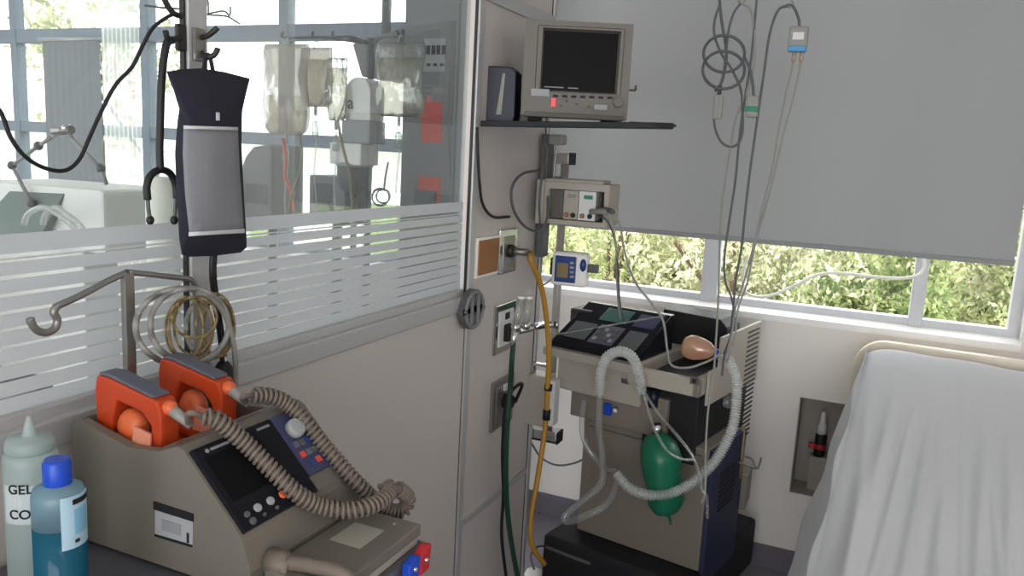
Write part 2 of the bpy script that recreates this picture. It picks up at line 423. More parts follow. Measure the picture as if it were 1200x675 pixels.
# ------------------------------------------------------------------ service panel fittings
FX = lambda px, py, x=XP: at(px, py, X=x)
def plate(name, label, cat, px0, py0, px1, py1, m_frame, m_face, marg=.012):
    a = FX((px0 + px1) / 2, py0); b = FX((px0 + px1) / 2, py1); y0 = FX(px0, (py0 + py1) / 2).y; y1 = FX(px1, (py0 + py1) / 2).y
    T = thing(name, label, cat, V(XP, (y0 + y1) / 2, b.z))
    obj('frame', box(nb(), XP - .002, XP + .008, y0, y1, b.z, a.z, bev=.003), m_frame, T)
    obj('face_plate', box(nb(), XP + .006, XP + .011, y0 + marg, y1 - marg, b.z + marg, a.z - marg, bev=.002), m_face, T)
    return T, y0, y1, b.z, a.z
plate('outlet_plate', 'brown outlet plate with a pale frame on the service panel', 'outlet', 556, 277, 582, 323, M['white'], M['brown'], .008)
T, y0, y1, z0, z1 = plate('gas_outlet', 'chrome gas outlet with the yellow hose plugged in', 'outlet', 583, 268, 603, 319, M['chrome'], M['steel'], .022)
gy, gz = (y0 + y1) / 2, (z0 + z1) / 2
obj('socket', disc(nb(), V(XP + .009, gy, gz), V(1, 0, 0), .02, .018), M['aludark'], T)
T, y0, y1, z0, z1 = plate('gas_outlet', 'chrome gas outlet behind the twin tube flow meter', 'outlet', 578, 355, 601, 411, M['chrome'], M['labelw'], .022)
obj('socket', box(nb(), XP + .009, XP + .03, (y0 + y1) / 2 - .02, (y0 + y1) / 2 + .02, z0 + .035, (z0 + z1) / 2 + .012, bev=.006), M['black'], T)
obj('indicator', box(nb(), XP + .009, XP + .014, (y0 + y1) / 2 - .014, (y0 + y1) / 2 + .014, z1 - .05, z1 - .03), M['ink'], T)
ry, rz = (y0 + y1) / 2, (z0 + z1) / 2
T, y0, y1, z0, z1 = plate('gas_outlet', 'steel gas outlet lowest on the panel beside the white box', 'outlet', 575, 443, 599, 498, M['steel'], M['steel'], .022)
oy, oz_ = (y0 + y1) / 2, (z0 + z1) / 2
obj('socket', disc(nb(), V(XP + .009, oy, oz_ + .005), V(1, 0, 0), .024, .03), M['aludark'], T)
obj('indicator', box(nb(), XP + .009, XP + .016, oy - .012, oy + .012, z1 - .04, z1 - .02), M['labelw'], T)

# flow meter
T = thing('flow_meter', 'chrome flow meter with two clear upright tubes on the service panel', 'flow meter', V(XP + .07, 2.3, .99))
fy = ry
b = nb(); bar(b, V(XP + .03, fy, rz), V(XP + .075, fy + .03, rz), .009); bar(b, V(XP + .06, fy - .02, rz), V(XP + .10, fy + .10, rz + .004), .012)
p0 = FX(604, 385, XP + .075); p1 = FX(620, 384, XP + .075)
obj('manifold', b, M['chrome'], T)
k = nb(); bar(k, V(XP + .1, fy + .1, rz + .004), V(XP + .125, fy + .115, rz + .004), .011); bar(k, V(XP + .125, fy + .115, rz + .004), V(XP + .132, fy + .12, rz + .004), .014)
obj('knob', k, M['chrome'], T)
for (pa, pb) in (((604, 382), (611, 350)), ((616, 380), (620, 350))):
    q0, q1 = FX(*pa, XP + .075), FX(*pb, XP + .075)
    tb = nb(); bar(tb, q0, q1, .011, 14); o = obj('tube', tb, M['hoseclear'], T)
    obj('base_nut', bar(nb(), q0 - V(0, 0, .015), q0 + V(0, 0, .006), .013, 10), M['chrome'], o)
    obj('cap', bar(nb(), q1, q1 + V(0, 0, .008), .012, 12), M['white'], o)
nz = nb(); q = FX(602, 394, XP + .075); bar(nz, q + V(0, 0, .02), q - V(0, 0, .04), .008); obj('outlet_nipple', nz, M['chrome'], T)

# hoses on the panel
def cable(name, label, cat, pts, r, m, parent=None, seg=8):
    b = tube(nb(), pts, r, 8, seg); o = obj(name, b, m, parent)
    return tag(o, label, cat) if parent is None else o
yh = thing('gas_hose', 'ochre yellow gas hose hanging from the chrome outlet to the floor', 'hose', FX(640, 660, -.9))
hp = [V(XP + .03, gy, gz), V(XP + .075, gy + .01, gz - .002), FX(622, 304, -.90), FX(634, 335, -.89), FX(640, 370, -.88), FX(643, 410, -.87), FX(642, 450, -.87), FX(639, 500, -.87), FX(630, 560, -.87), FX(622, 610, -.87), FX(624, 640, -.86), FX(638, 661, -.84)]
obj('tubing', tube(nb(), hp, .0085, 10, 10), M['hosey'], yh)
obj('plug', bar(nb(), V(XP + .012, gy, gz), V(XP + .07, gy + .01, gz), .0115), M['steel'], yh)
for (a, bq) in (((643, 450), (642, 458)), ((641, 480), (640, 492))):
    obj('clamp', bar(nb(), FX(*a, -.87), FX(*bq, -.87), .0125), M['black'], yh)
q = FX(602, 394, XP + .075)
cable('gas_hose', 'dark green hose running from the flow meter to the floor', 'hose', [q - V(0, 0, .03), FX(600, 420, -.92), FX(598, 450, -.93), FX(595, 490, -.93), FX(593, 540, -.93), FX(594, 590, -.93), FX(600, 640, -.92), V(-.905, 2.27, .10), V(-.88, 2.26, .012), V(-.80, 2.22, .010)], .0085, M['hoseg'])
cable('gas_hose', 'thin black hose looping from the lowest outlet down the panel', 'hose', [V(XP + .04, oy + .02, oz_), FX(612, 450, -.93), FX(600, 458, -.945), FX(592, 480, -.955), FX(589, 530, -.955), FX(590, 580, -.955), FX(588, 630, -.955), V(-.95, 2.26, .10), V(-.93, 2.22, .008), V(-.86, 2.15, .007)], .0055, M['cableblk'])
# white regulator box and chrome rail under it
FR = Frame(-.93, 2.44, 0)
x0, x1, z0, z1 = FR.ext(611, 440, 641, 499)
T = thing('suction_regulator', 'white box with a black clip hanging at the panel edge beside the yellow hose', 'regulator', FR.w((x0 + x1) / 2, .04, z0))
obj('housing', box(nb(), x0, x1, 0, .075, z0, z1, FR.M, .006), M['beigelight'], T)
b = nb(); xa, xb, za, zb = FR.ext(619, 428, 642, 440)
for xx in (xa + .006, xb - .006): box(b, xx - .005, xx + .005, .02, .04, z1 - .005, zb, FR.M, .002)
box(b, xa, xb, .02, .04, zb - .01, zb, FR.M, .003); obj('hanger', b, M['chrome'], T)
obj('side_plate', box(nb(), x1 + .0005, x1 + .022, .01, .06, z0 + .005, z1 - .012, FR.M, .003), M['labelw'], T)
b = nb(); xx, zz = FR.l(605, 473); bar(b, FR.w(xx - .02, .03, zz), FR.w(x0 + .002, .03, zz), .006); obj('spigot', b, M['black'], T)
FR2 = Frame(-.93, 2.50, 0)
x0, x1, z0, z1 = FR2.ext(611, 503, 652, 517)
T = thing('equipment_rail', 'short chrome rail below the white box at the panel edge', 'rail', FR2.w((x0 + x1) / 2, 0, z0))
obj('bar', box(nb(), x0, x1, 0, .05, z0 + .008, z1, FR2.M, .004), M['chrome'], T)
obj('lower_channel', box(nb(), x0 + .006, x1, .002, .045, z0, z0 + .009, FR2.M, .002), M['aludark'], T)
obj('end_cap', box(nb(), x1, x1 + .006, -.002, .052, z0, z1, FR2.M, .002), M['black'], T)
# oval cleat on the aluminium strip
cy, cz = FX(546, 361).y, FX(546, 361).z
yw, zh = (FX(558, 361).y - FX(533, 361).y) / 2, (FX(546, 338).z - FX(546, 384).z) / 2
T = thing('wall_handle', 'grey oval slotted handle at the end of the glass rail', 'handle', V(XP + .02, cy, cz - zh))
def stadium(y, z, hy, hz, n=8):
    r = hy; out = []
    for s, c0 in ((1, 0), (-1, PI)):
        for i in range(n + 1):
            a = c0 + PI * i / n; out.append(V(0, y + r * math.cos(a), z + s * (hz - r) + r * math.sin(a)))
    return out
b = nb(); prism(b, [V(XP + .008, 0, 0) + p for p in stadium(cy, cz, yw, zh)], V(.018, 0, 0)); obj('body', b, M['cabledark'], T)
rr = nb(); sweep(rr, [V(XP + .027, 0, 0) + p for p in stadium(cy, cz, yw * .85, zh * .88)] + [V(XP + .027, 0, 0) + stadium(cy, cz, yw * .85, zh * .88)[0]], .0055, 8)
for dy in (-.3, .3): box(rr, XP + .024, XP + .033, cy + dy * yw - .004, cy + dy * yw + .004, cz - zh * .7, cz + zh * .7, bev=.002)
obj('rib', rr, M['greyplastic'], T)

# ------------------------------------------------------------------ monitor shelf
ZS = 1.631
sh = thing('monitor_shelf', 'dark swivelling shelf carrying the monitor high on the service panel', 'shelf', V(-.75, 2.05, ZS - .02))
def zsh(x, y): return 1.615 + .0225 * (x + 1) + .042 * (y - 1.97)
def SP(x, y): return V(x, y, zsh(x, y))
B = at(767, 153, Z=1.62)
obj('board', prism(nb(), [SP(-.985, 1.965), SP(B.x, B.y), SP(B.x + .02, 2.02), SP(-.56, 2.36), SP(-.985, 2.36)], V(0, 0, .0155), .003), M['black'], sh)
c = at(792, 149, Y=2.22)
obj('turntable_plate', prism(nb(), [V(-.62, 2.12, c.z), V(c.x, 2.20, c.z), V(c.x, 2.225, c.z), V(-.60, 2.34, c.z + .004)], V(0, 0, .007), .002), M['black'], sh)
b = nb(); ty = 2.452
box(b, XP + .008, XP + .034, 2.42, 2.47, 1.22, ZS - .016, bev=.003)
obj('support_upright', b, M['cabledark'], sh)
b = nb(); box(b, XP + .035, XP + .085, 2.41, 2.45, ZS - .048, ZS - .016, bev=.008); obj('hinge_block', b, M['cablegrey'], sh)
b = nb(); tube(b, [V(XP + .06, 2.43, ZS - .045), V(XP + .055, 2.43, ZS - .09), V(XP + .052, 2.43, ZS - .2)], .0045); obj('brace', b, M['steel'], sh)

# monitor
MF = Frame(-.77, 2.13, 23)
x0, x1, z0, z1 = MF.ext(613, 25, 739, 137)
z0 = ZS + .024
T = thing('patient_monitor', 'bulky grey bedside monitor with a dark screen on the high shelf', 'monitor', MF.w((x0 + x1) / 2, .14, ZS + .013))
b = nb(); box(b, x0 + .012, x1 - .012, .03, .17, z0 + .006, z1 - .008, MF.M, .012); obj('case', b, M['monitor'], T)
sx0, sx1, sz0, sz1 = MF.ext(637, 37, 723, 106)
b = nb(); holed(b, x0, x1, z0, z1, 0, .045, [(sx0 - .006, sx1 + .006, sz0 - .006, sz1 + .006)]); b.transform(MF.M)
bz = obj('front_bezel', b, M['monitor'], T)
b = nb()
def frust(b, o, i, y0, y1):
    (a0, a1, c0, c1), (e0, e1, g0, g1) = o, i
    O = [MF.w(a0, y0, c0), MF.w(a1, y0, c0), MF.w(a1, y0, c1), MF.w(a0, y0, c1)]; I = [MF.w(e0, y1, g0), MF.w(e1, y1, g0), MF.w(e1, y1, g1), MF.w(e0, y1, g1)]
    o_ = [b.verts.new(p) for p in O]; i_ = [b.verts.new(p) for p in I]
    for k in range(4): b.faces.new((o_[k], o_[(k + 1) % 4], i_[(k + 1) % 4], i_[k]))
frust(b, (sx0 - .02, sx1 + .016, sz0 - .008, sz1 + .012), (sx0, sx1, sz0, sz1), -.002, .02)
obj('screen_surround', b, M['monitordk'], bz)
sc_ = obj('screen', box(nb(), sx0 - .004, sx1 + .004, .018, .026, sz0 - .004, sz1 + .004, MF.M), M['screen'], T)
b = nb()
for (zz, xa, xb) in ((sz0 + .008, .03, .30), (sz0 + .008, .36, .50)): box(b, sx0 + (sx1 - sx0) * xa, sx0 + (sx1 - sx0) * xb, .0165, .018, zz - .003, zz, MF.M)
obj('screen_text', b, M['inkg'], sc_)
def mkey(n, px, py, w_, h_, m, dep=.005):
    x, z = MF.l(px, py); return obj(n, box(nb(), x - w_ / 2, x + w_ / 2, -dep, .002, z - h_ / 2, z + h_ / 2, MF.M, .001), m, T)
for i in range(7): mkey('softkey', 651 + i * 10.6, 112.5 + i * .35, .014, .006, M['black'])
mkey('alarm_lamp', 648.5, 120, .011, .022, mat('red alarm lamp', 'e0403c', .4, emit='ff4040', estr=1.2))
mkey('label', 633, 108.5, .05, .02, M['labelg'], .003); mkey('brand_label', 704, 126, .036, .014, M['labelg'], .003)
for (px, py) in ((657, 124), (676, 122), (690, 125), (664, 118)): mkey('key', px, py, .008, .005, M['monitordk'])
x, z = MF.l(724, 120); obj('rotary_knob', disc(nb(), MF.w(x, 0, z), -MF.ey, .014, .012), M['monitor'], T)
obj('lower_lip', box(nb(), x0 + .01, x1 - .01, -.006, .03, z0 - .004, z0 + .01, MF.M, .003), M['monitordk'], T)
for xx in (x0 + .04, x1 - .04):
    for yy in (.03, .13): obj('foot', box(nb(), xx - .02, xx + .02, yy, yy + .03, ZS + .010, z0 + .008, MF.M, .003), M['black'], T)
b = nb(); x, z = MF.l(739, 102); bar(b, MF.w(x1 - .002, .1, z), MF.w(x1 + .03, .1, z), .003); bar(b, MF.w(x1 + .03, .1, z), MF.w(x1 + .03, .1, z + .014), .003); obj('side_hook', b, M['monitordk'], T)
# navy box beside it
NF = Frame(-.93, 2.05, 14)
x0, x1, z0, z1 = NF.ext(559, 78, 604, 139); z0 = ZS + .0005
T = thing('blue_speaker', 'small navy blue box with a pale stripe on the shelf left of the monitor', 'speaker box', NF.w((x0 + x1) / 2, .05, z0))
b = nb(); prism(b, [NF.w(x0, 0, z0), NF.w(x1 - .004, 0, z0), NF.w(x1, 0, z0 + .02), NF.w(x1 - .002, 0, z1 - .01), NF.w(x1 - .012, 0, z1), NF.w(x0 + .02, 0, z1 + .002), NF.w(x0 + .008, 0, z1 - .01)], NF.ey * .1, .004); obj('case', b, M['navyplastic'], T)
b = nb(); a_, b_ = NF.l(584, 137, -.002), NF.l(590, 84, -.002)
prism(b, [NF.w(a_[0] - .007, -.003, a_[1] + .006), NF.w(a_[0] + .008, -.003, a_[1] + .006), NF.w(b_[0] + .006, -.003, b_[1] - .004), NF.w(b_[0] - .002, -.003, b_[1] - .004)], NF.ey * .006, .001); obj('stripe', b, M['cablegrey'], T)
obj('ridge', box(nb(), x0 + .012, x0 + .02, -.003, .004, z0 + .03, z1 - .03, NF.M, .002), M['navyplastic'], T)
cable('power_cable', 'black cable dropping from the shelf and bending across the panel', 'cable', [FX(559, 149, -.985), FX(560, 180, -.985), FX(562, 215, -.985), FX(566, 240, -.985), FX(578, 254, -.985), FX(597, 254, -.985)], .0042, M['cableblk'])
cable('data_cable', 'grey cable looping beside the shelf support', 'cable', [FX(632, 200, -.955), FX(612, 204, -.97), FX(600, 220, -.975), FX(602, 246, -.975), FX(616, 266, -.97), FX(632, 270, -.95), FX(641, 256, -.93), FX(642, 230, -.92)], .0042, M['cabledark'])
cable('data_cable', 'short dark cable tangled behind the shelf bracket', 'cable', [FX(636, 165, -.95), FX(641, 178, -.945), FX(636, 200, -.945), FX(632, 235, -.95), FX(633, 262, -.95)], .004, M['cabledark'])

# ------------------------------------------------------------------ equipment pole with module rack and pulse device
PF = Frame(-.95, 2.56, 0)
T = thing('equipment_pole', 'grey pole clamped beside the service panel holding the module rack', 'pole', PF.p(646, 515))
pt, pb = PF.p(663, 180), PF.p(645, 512)
pb = V(pt.x, pt.y, pb.z)
obj('tube', bar(nb(), pb, pt, .0135, 18), M['polegrey'], T)
x0, x1, z0, z1 = PF.ext(640, 179, 670, 192)
obj('top_arm', box(nb(), x0 - .01, x1, -.025, .025, z0, z1, PF.M, .004), M['polegrey'], T)
obj('arm_cap', box(nb(), x1, x1 + .006, -.027, .027, z0 - .002, z1 + .002, PF.M, .002), M['black'], T)
x0, x1, z0, z1 = PF.ext(636, 206, 660, 219)
obj('lower_clamp', box(nb(), x0, x1, -.03, .02, z0, z1, PF.M, .004), M['cablegrey'], T)
b = nb(); q = PF.p(637, 232, -.02); box(b, q.x - .03, q.x + .02, q.y - .015, q.y + .02, q.z - .02, q.z + .02, bev=.006); obj('clamp_knob', b, M['black'], T)
# module rack
RF = Frame(-.87, 2.47, 4)
x0, x1, z0, z1 = RF.ext(645, 214, 721, 262)
T = thing('module_rack', 'beige module rack with plugged leads on the grey pole', 'module rack', RF.w((x0 + x1) / 2, .03, z0))
b = nb(); holed(b, x0, x1, z0, z1, -.09, .06, [(x0 + .022, x1 - .016, z0 + .014, z1 - .022)]); b.transform(RF.M)
bmesh.ops.bevel(b, geom=[e for e in b.edges if e.is_boundary is False and e.calc_face_angle(0) > 1], offset=.003, segments=2, affect='EDGES')
obj('housing', b, M['beigelight'], T)
obj('rear_panel', box(nb(), x0 + .018, x1 - .012, .02, .055, z0 + .01, z1 - .018, RF.M), M['black'], T)
W_ = x1 - x0 - .038; xs = x0 + .022
for (a, c_, m, nm) in ((0, .24, M['monitordk'], 'blank_module'), (.25, .52, M['beigelight'], 'module'), (.53, .84, M['labelw'], 'module')):
    o = obj(nm, box(nb(), xs + W_ * a, xs + W_ * c_, -.075, .015, z0 + .016, z1 - .024, RF.M, .002), m, T)
    if nm == 'module':
        for kx in (.25, .7): obj('socket', disc(nb(), RF.w(xs + W_ * (a + (c_ - a) * kx), -.073, z0 + .03), -RF.ey, .008, .008), M['brown'] if kx < .5 else M['black'], o)
        obj('key', box(nb(), xs + W_ * (a + (c_ - a) * .3), xs + W_ * (a + (c_ - a) * .8), -.078, -.07, z1 - .048, z1 - .036, RF.M), M['greencon'] if a > .5 else M['cablegrey'], o)
b = nb(); top_ = [(x0 + .004, -.088, z1), (x1 - .02, -.088, z1 + .0), (x1 - .03, .05, z1), (x0 + .01, .05, z1)]
prism(b, [RF.w(*p) for p in top_], V(0, 0, .01), .004); obj('lid', b, M['beigelight'], T)
b = nb(); xr = x0 - .004
for (za, zb_) in ((z0 - .004, z1 + .006),): box(b, xr - .014, xr + .012, -.10, .05, za, zb_, RF.M, .006)
obj('side_grip', b, M['beigelight'], T)
# leads from the rack
q = RF.p(693, 248, -.085); q2 = RF.p(716, 250, -.14)
L1 = thing('sensor_lead', 'thin grey lead hanging straight from the module rack to the ventilator console', 'lead', at(728, 378, Y=2.5))
obj('plug', tube(nb(), [q, RF.p(705, 248, -.12), RF.p(712, 249, -.13)], .009, 6, 10), M['cablegrey'], L1)
obj('wire', tube(nb(), [RF.p(708, 248, -.125), at(716, 258, Y=2.36), at(722, 290, Y=2.37), at(723, 330, Y=2.42), at(725, 360, Y=2.47), at(727, 374, Y=2.5)], .0032), M['cablegrey'], L1)
L2 = thing('sensor_lead', 'grey lead curving from the module rack down to the amber mask', 'lead', at(800, 430, Y=2.5))
obj('plug', tube(nb(), [RF.p(700, 246, -.09), RF.p(712, 246, -.125), RF.p(719, 249, -.14)], .008, 6, 10), M['cabledark'], L2)
obj('wire', tube(nb(), [RF.p(716, 248, -.135), at(726, 262, Y=2.34), at(732, 295, Y=2.33), at(744, 330, Y=2.33), at(764, 356, Y=2.33), at(777, 376, Y=2.34), at(782, 410, Y=2.34), at(787, 428, Y=2.36), at(806, 431, Y=2.4), at(828, 424, Y=2.42), at(846, 414, Y=2.45)], .0036), M['cablegrey'], L2)
cable('sensor_lead', 'thin dark lead lying close to the straight one below the module rack', 'lead', [RF.p(700, 251, -.085), at(712, 260, Y=2.37), at(720, 280, Y=2.375), at(724, 310, Y=2.39), at(726, 350, Y=2.46), at(731, 376, Y=2.51)], .0028, M['cabledark'])
# blue and white pulse device
DF = Frame(-.9, 2.44, 6)
x0, x1, z0, z1 = DF.ext(646, 296, 687, 336)
T = thing('pulse_oximeter', 'small white device with a blue face clamped to the grey pole', 'pulse oximeter', DF.w((x0 + x1) / 2, .03, z0))
obj('body', box(nb(), x0, x1, 0, .055, z0, z1, DF.M, .014, 3), M['white'], T)
fx0_, fx1_, fz0_, fz1_ = DF.ext(650, 300, 675, 331)
fp = obj('blue_face', box(nb(), fx0_, fx1_, -.004, .006, fz0_, fz1_, DF.M, .004), M['bluemid'], T)
sx0_, sx1_, sz0_, sz1_ = DF.ext(653, 308, 666, 325); obj('screen', box(nb(), sx0_, sx1_, -.006, .0, sz0_, sz1_, DF.M), M['cabletan'], fp)
for i in range(4):
    x, z = DF.l(670.5, 308 + i * 5.4); obj('key', box(nb(), x - .006, x + .006, -.0065, 0, z - .004, z + .004, DF.M, .001), M['labelg'], fp)
x, z = DF.l(683, 311, -.0); ob = nb(); Mx = Matrix.Translation(DF.w(x, .0, z)) @ (-DF.ey).to_track_quat('Z', 'Y').to_matrix().to_4x4()
ell(ob, DF.w(x, .004, z), .011, .012, .022, Matrix.Rotation(math.radians(6), 4, 'Z')); obj('blue_button', ob, M['bluemid'], T)
xk0, xk1, zk0, zk1 = DF.ext(687, 311, 699, 321); obj('clamp_knob', box(nb(), x1 - .002, x1 + .034, .015, .04, zk0, zk1, DF.M, .004), M['cabledark'], T)
xk0, xk1, zk0, zk1 = DF.ext(641, 303, 647, 324); obj('rear_clamp', box(nb(), x0 - .014, x0 + .004, .03, .10, zk0, zk1, DF.M, .006), M['black'], T)
cable('power_cable', 'thin white cable trailing from the blue faced device to the panel', 'cable', [DF.w(x0, .03, z0 + .02), at(640, 332, Y=2.48), at(630, 337, Y=2.5), at(618, 339, Y=2.49)], .0025, M['cablegrey'])
cable('power_cable', 'black cable sagging against the wall between panel and ventilator', 'cable', [at(622, 518, Y=2.9), at(634, 536, Y=2.95), at(652, 545, Y=2.97), at(672, 543, Y=2.97), at(690, 535, Y=2.97)], .004, M['cabledark'])

# ------------------------------------------------------------------ ventilator
VF = Frame(-.415, 2.42, -11)
lx0 = VF.l(636, 410, -.03)[0]; lx1 = VF.l(836, 445, -.03)[0] - .042
cx0 = VF.l(680, 560, .06)[0]; cx1 = VF.l(826, 600, .06)[0]
lz = VF.l(735, 425)[1]
T = vent = thing('ventilator', 'beige floor standing ventilator with a sloping black console and blue side', 'ventilator', VF.w((cx0 + cx1) / 2, .3, 0))
VM = VF.M
zbase = VF.l(822, 672, .06)[1]
obj('column', box(nb(), cx0, cx1 - .004, .06, .36, zbase, .66, VM, .006), M['beige'], T)
obj('side_panel', box(nb(), cx1 - .004, cx1 + .012, .064, .36, zbase - .05, .66, VM, .003), M['bluedark'], T)
b = nb()
for i in range(9): box(b, cx1 + .011, cx1 + .0145, .14, .28, .56 - i * .016, .566 - i * .016, VM)
obj('vent_slots', b, M['black'], T)
bs = nb(); box(bs, cx0 - .075, cx1 + .01, -.045, .60, .06, zbase - .002, VM, .02, 3); obj('base', bs, M['black'], T)
obj('base_edge', box(nb(), cx0 - .06, cx0 + .12, -.0495, -.04, zbase - .05, zbase - .04, VM), M['cabledark'], T)
for xx in (cx0 - .05, cx1 - .04):
    for yy in (-.02, .54):
        c_ = VF.w(xx, yy, .032); obj('caster', bar(nb(), c_ - VF.ex * .012, c_ + VF.ex * .012, .032, 18), M['black'], T)
# seam lines on the column front
zs = VF.l(740, 512, .06)[1]
obj('seam', box(nb(), cx0 + .02, cx1 - .03, .058, .061, zs - .002, zs + .002, VM), M['monitordk'], T)
# middle body
mx0 = VF.l(668, 480, .03)[0]; mx1 = VF.l(782, 480, .03)[0]; mz0 = VF.l(720, 500, .03)[1]
obj('middle_body', box(nb(), mx0, mx1, .03, .5, mz0, .80, VM, .006), M['beige'], T)
ux0 = VF.l(653, 440, .012)[0]; ux1 = VF.l(752, 440, .012)[0]; uz0 = VF.l(700, 466, .012)[1]
obj('upper_body', box(nb(), ux0, ux1, .012, .46, uz0, lz + .005, VM, .006), M['beigelight'], T)
obj('badge', box(nb(), ux1 - .07, ux1 - .045, .009, .013, uz0 + .07, uz0 + .085, VM), M['cabledark'], T)
# lip rail round the front and right side
rh = .055
b = nb(); box(b, lx0, ux1 - .02, -.03, .02, lz - .025, lz + .003, VM, .004); box(b, ux1 - .03, lx1, -.03, -.006, lz - rh, lz, VM, .004); box(b, lx1 - .024, lx1, -.03, .52, lz - rh, lz, VM, .004)
obj('lip_rail', b, M['beigelight'], T)
x, z = VF.l(814, 446, -.03); obj('latch', box(nb(), x - .014, x + .014, -.034, -.028, z - .012, z + .012, VM, .002), M['monitordk'], T); obj('latch_button', box(nb(), x - .006, x + .006, -.037, -.03, z - .006, z + .006, VM, .002), M['black'], T)
# right part: black bay, black riser, grille
obj('bay', box(nb(), ux1, lx1 - .026, .05, .5, .60, lz - rh - .005, VM, .004), M['black'], T)
obj('bay_floor', box(nb(), ux1, lx1 - .026, -.004, .5, lz - .045, lz - .035, VM), M['black'], T)
rz0, rz1 = lz - .035, VF.l(815, 368, .36)[1]
rx0, rx1 = VF.l(776, 380, .36)[0], VF.l(852, 380, .36)[0]
b = nb(); prism(b, [VF.w(rx0, .36, rz0), VF.w(rx1 + .02, .36, rz0), VF.w(rx1, .36, rz1 - .03), VF.w(rx1 - .025, .36, rz1 - .005), VF.w(rx0, .36, rz1)], VF.ey * .13, .004); obj('rear_cabinet', b, M['black'], T)
obj('white_bracket', box(nb(), ux1 + .02, ux1 + .07, .035, .052, VF.l(790, 484, .04)[1], VF.l(790, 472, .04)[1], VM, .003), M['beigelight'], T)
gz0 = VF.l(880, 505, .3)[1]
b = nb(); box(b, lx1 + .002, lx1 + .012, .02, .48, lz - .09, lz + .02, VM, .003); box(b, lx1 + .002, lx1 + .012, .10, .48, lz + .015, lz + .115, VM, .003); box(b, lx1 + .002, lx1 + .012, .24, .48, gz0 + .13, lz - .085, VM, .003)
sp = obj('side_grille', b, M['beigelight'], T)
b = nb()
for i in range(24): zz = lz + .09 - i * .0165; box(b, lx1 + .011, lx1 + .0135, .34, .455, zz, zz + .006, VM)
obj('slots', b, M['aludark'], sp)
# sloping console
zf, zb2 = lz + .003, None
FLx = VF.l(650, 400, .0)[0] - .012; FRx = VF.l(748, 413, .0)[0]
yb = .235; zb2 = VF.l(740, 362, yb)[1]
b = nb()
prof = [(.0, zf), (.0, zf + .022), (yb, zb2), (yb + .03, zb2), (yb + .03, zf)]
prism(b, [VF.w(FLx, y, z) for y, z in prof], VF.ex * (FRx - FLx), .003)
con = obj('console', b, M['blackgloss'], T)
nrm_ = (VF.w(0, yb, zb2) - VF.w(0, 0, zf + .022)); e2 = nrm_.normalized(); o_ = VF.w(FLx, 0, zf + .022); up_ = VF.ex.cross(e2)
CM = quadM(o_ + up_ * .0005, VF.ex, e2); Wc, Lc = FRx - FLx, nrm_.length
def conpad(n, u0, u1, v0, v1, m, th=.003): return obj(n, box(nb(), u0 * Wc, u1 * Wc, v0 * Lc, v1 * Lc, 0, th, CM, .001), m, con)
conpad('display', .30, .62, .62, .92, mat('dim green display', '3c6a62', .25, var=.15))
conpad('key_field', .08, .34, .12, .5, M['cabledark']); conpad('key_field', .38, .66, .10, .52, M['greytop']); conpad('key_field', .72, .93, .10, .5, M['cabledark']); conpad('key_field', .70, .94, .6, .9, M['purple'])
for iu in range(4):
    for iv in range(3): conpad('key', .41 + iu * .06, .45 + iu * .06, .16 + iv * .11, .22 + iv * .11, M['labelg'] if (iu + iv) % 3 == 0 else M['monitordk'], .006)
b = nb(); bar(b, CM @ V(.04 * Wc, .1 * Lc, .008), CM @ V(.96 * Wc, .93 * Lc, .008), .0035, 6); obj('diagonal_bar', b, M['hoseclear'], con)  # thin pale bar laid diagonally over the console
kx0, kx1, kz0, kz1 = VF.ext(673, 362, 702, 374, .2)
obj('rear_block', box(nb(), kx0, FLx + .05, .17, .27, zf, kz1, VM, .006), M['black'], T)
# knobs and fittings
x, z = VF.l(713, 479, .03); obj('blue_knob', box(nb(), x - .014, x + .014, .018, .032, z - .02, z + .02, VM, .004), M['blue'], T)
x, z = VF.l(722, 478, .03); obj('fitting', bar(nb(), VF.w(x, .03, z), VF.w(x + .012, .0, z), .007), M['chrome'], T)
x, z = VF.l(766, 466, .03); obj('blue_filter', bar(nb(), VF.w(x, .028, z - .03), VF.w(x, .028, z + .03), .017, 16), M['navyplastic'], T)
# side hooks and accessories
q = VF.w(lx1 + .01, .25, VF.l(872, 540, .25)[1]); b = nb()
h0 = at(858, 539, Y=2.72); h1 = at(886, 549, Y=2.70); tube(b, [h0, h0.lerp(h1, .5), h1, at(890, 544, Y=2.70), at(892, 536, Y=2.70)], .0035, 6); tube(b, [at(858, 533, Y=2.75), at(880, 537, Y=2.74), h1], .0035, 6)
obj('hose_hook', b, M['steel'], T)
b = nb(); bar(b, at(871, 500, Y=2.74), at(867, 560, Y=2.74), .008); obj('tan_pole', b, M['cabletan'], T)
b = nb(); q = at(868, 575, Y=2.78); box(b, q.x - .02, q.x + .02, q.y, q.y + .12, q.z - .07, q.z + .06, bev=.005); obj('rear_transformer', b, M['beige'], T)
b = nb(); q = at(855, 462, Y=2.66); box(b, q.x - .02, q.x + .025, q.y, q.y + .05, q.z - .05, q.z + .05, bev=.01); obj('humidifier_chamber', b, M['hoseclear'], T)

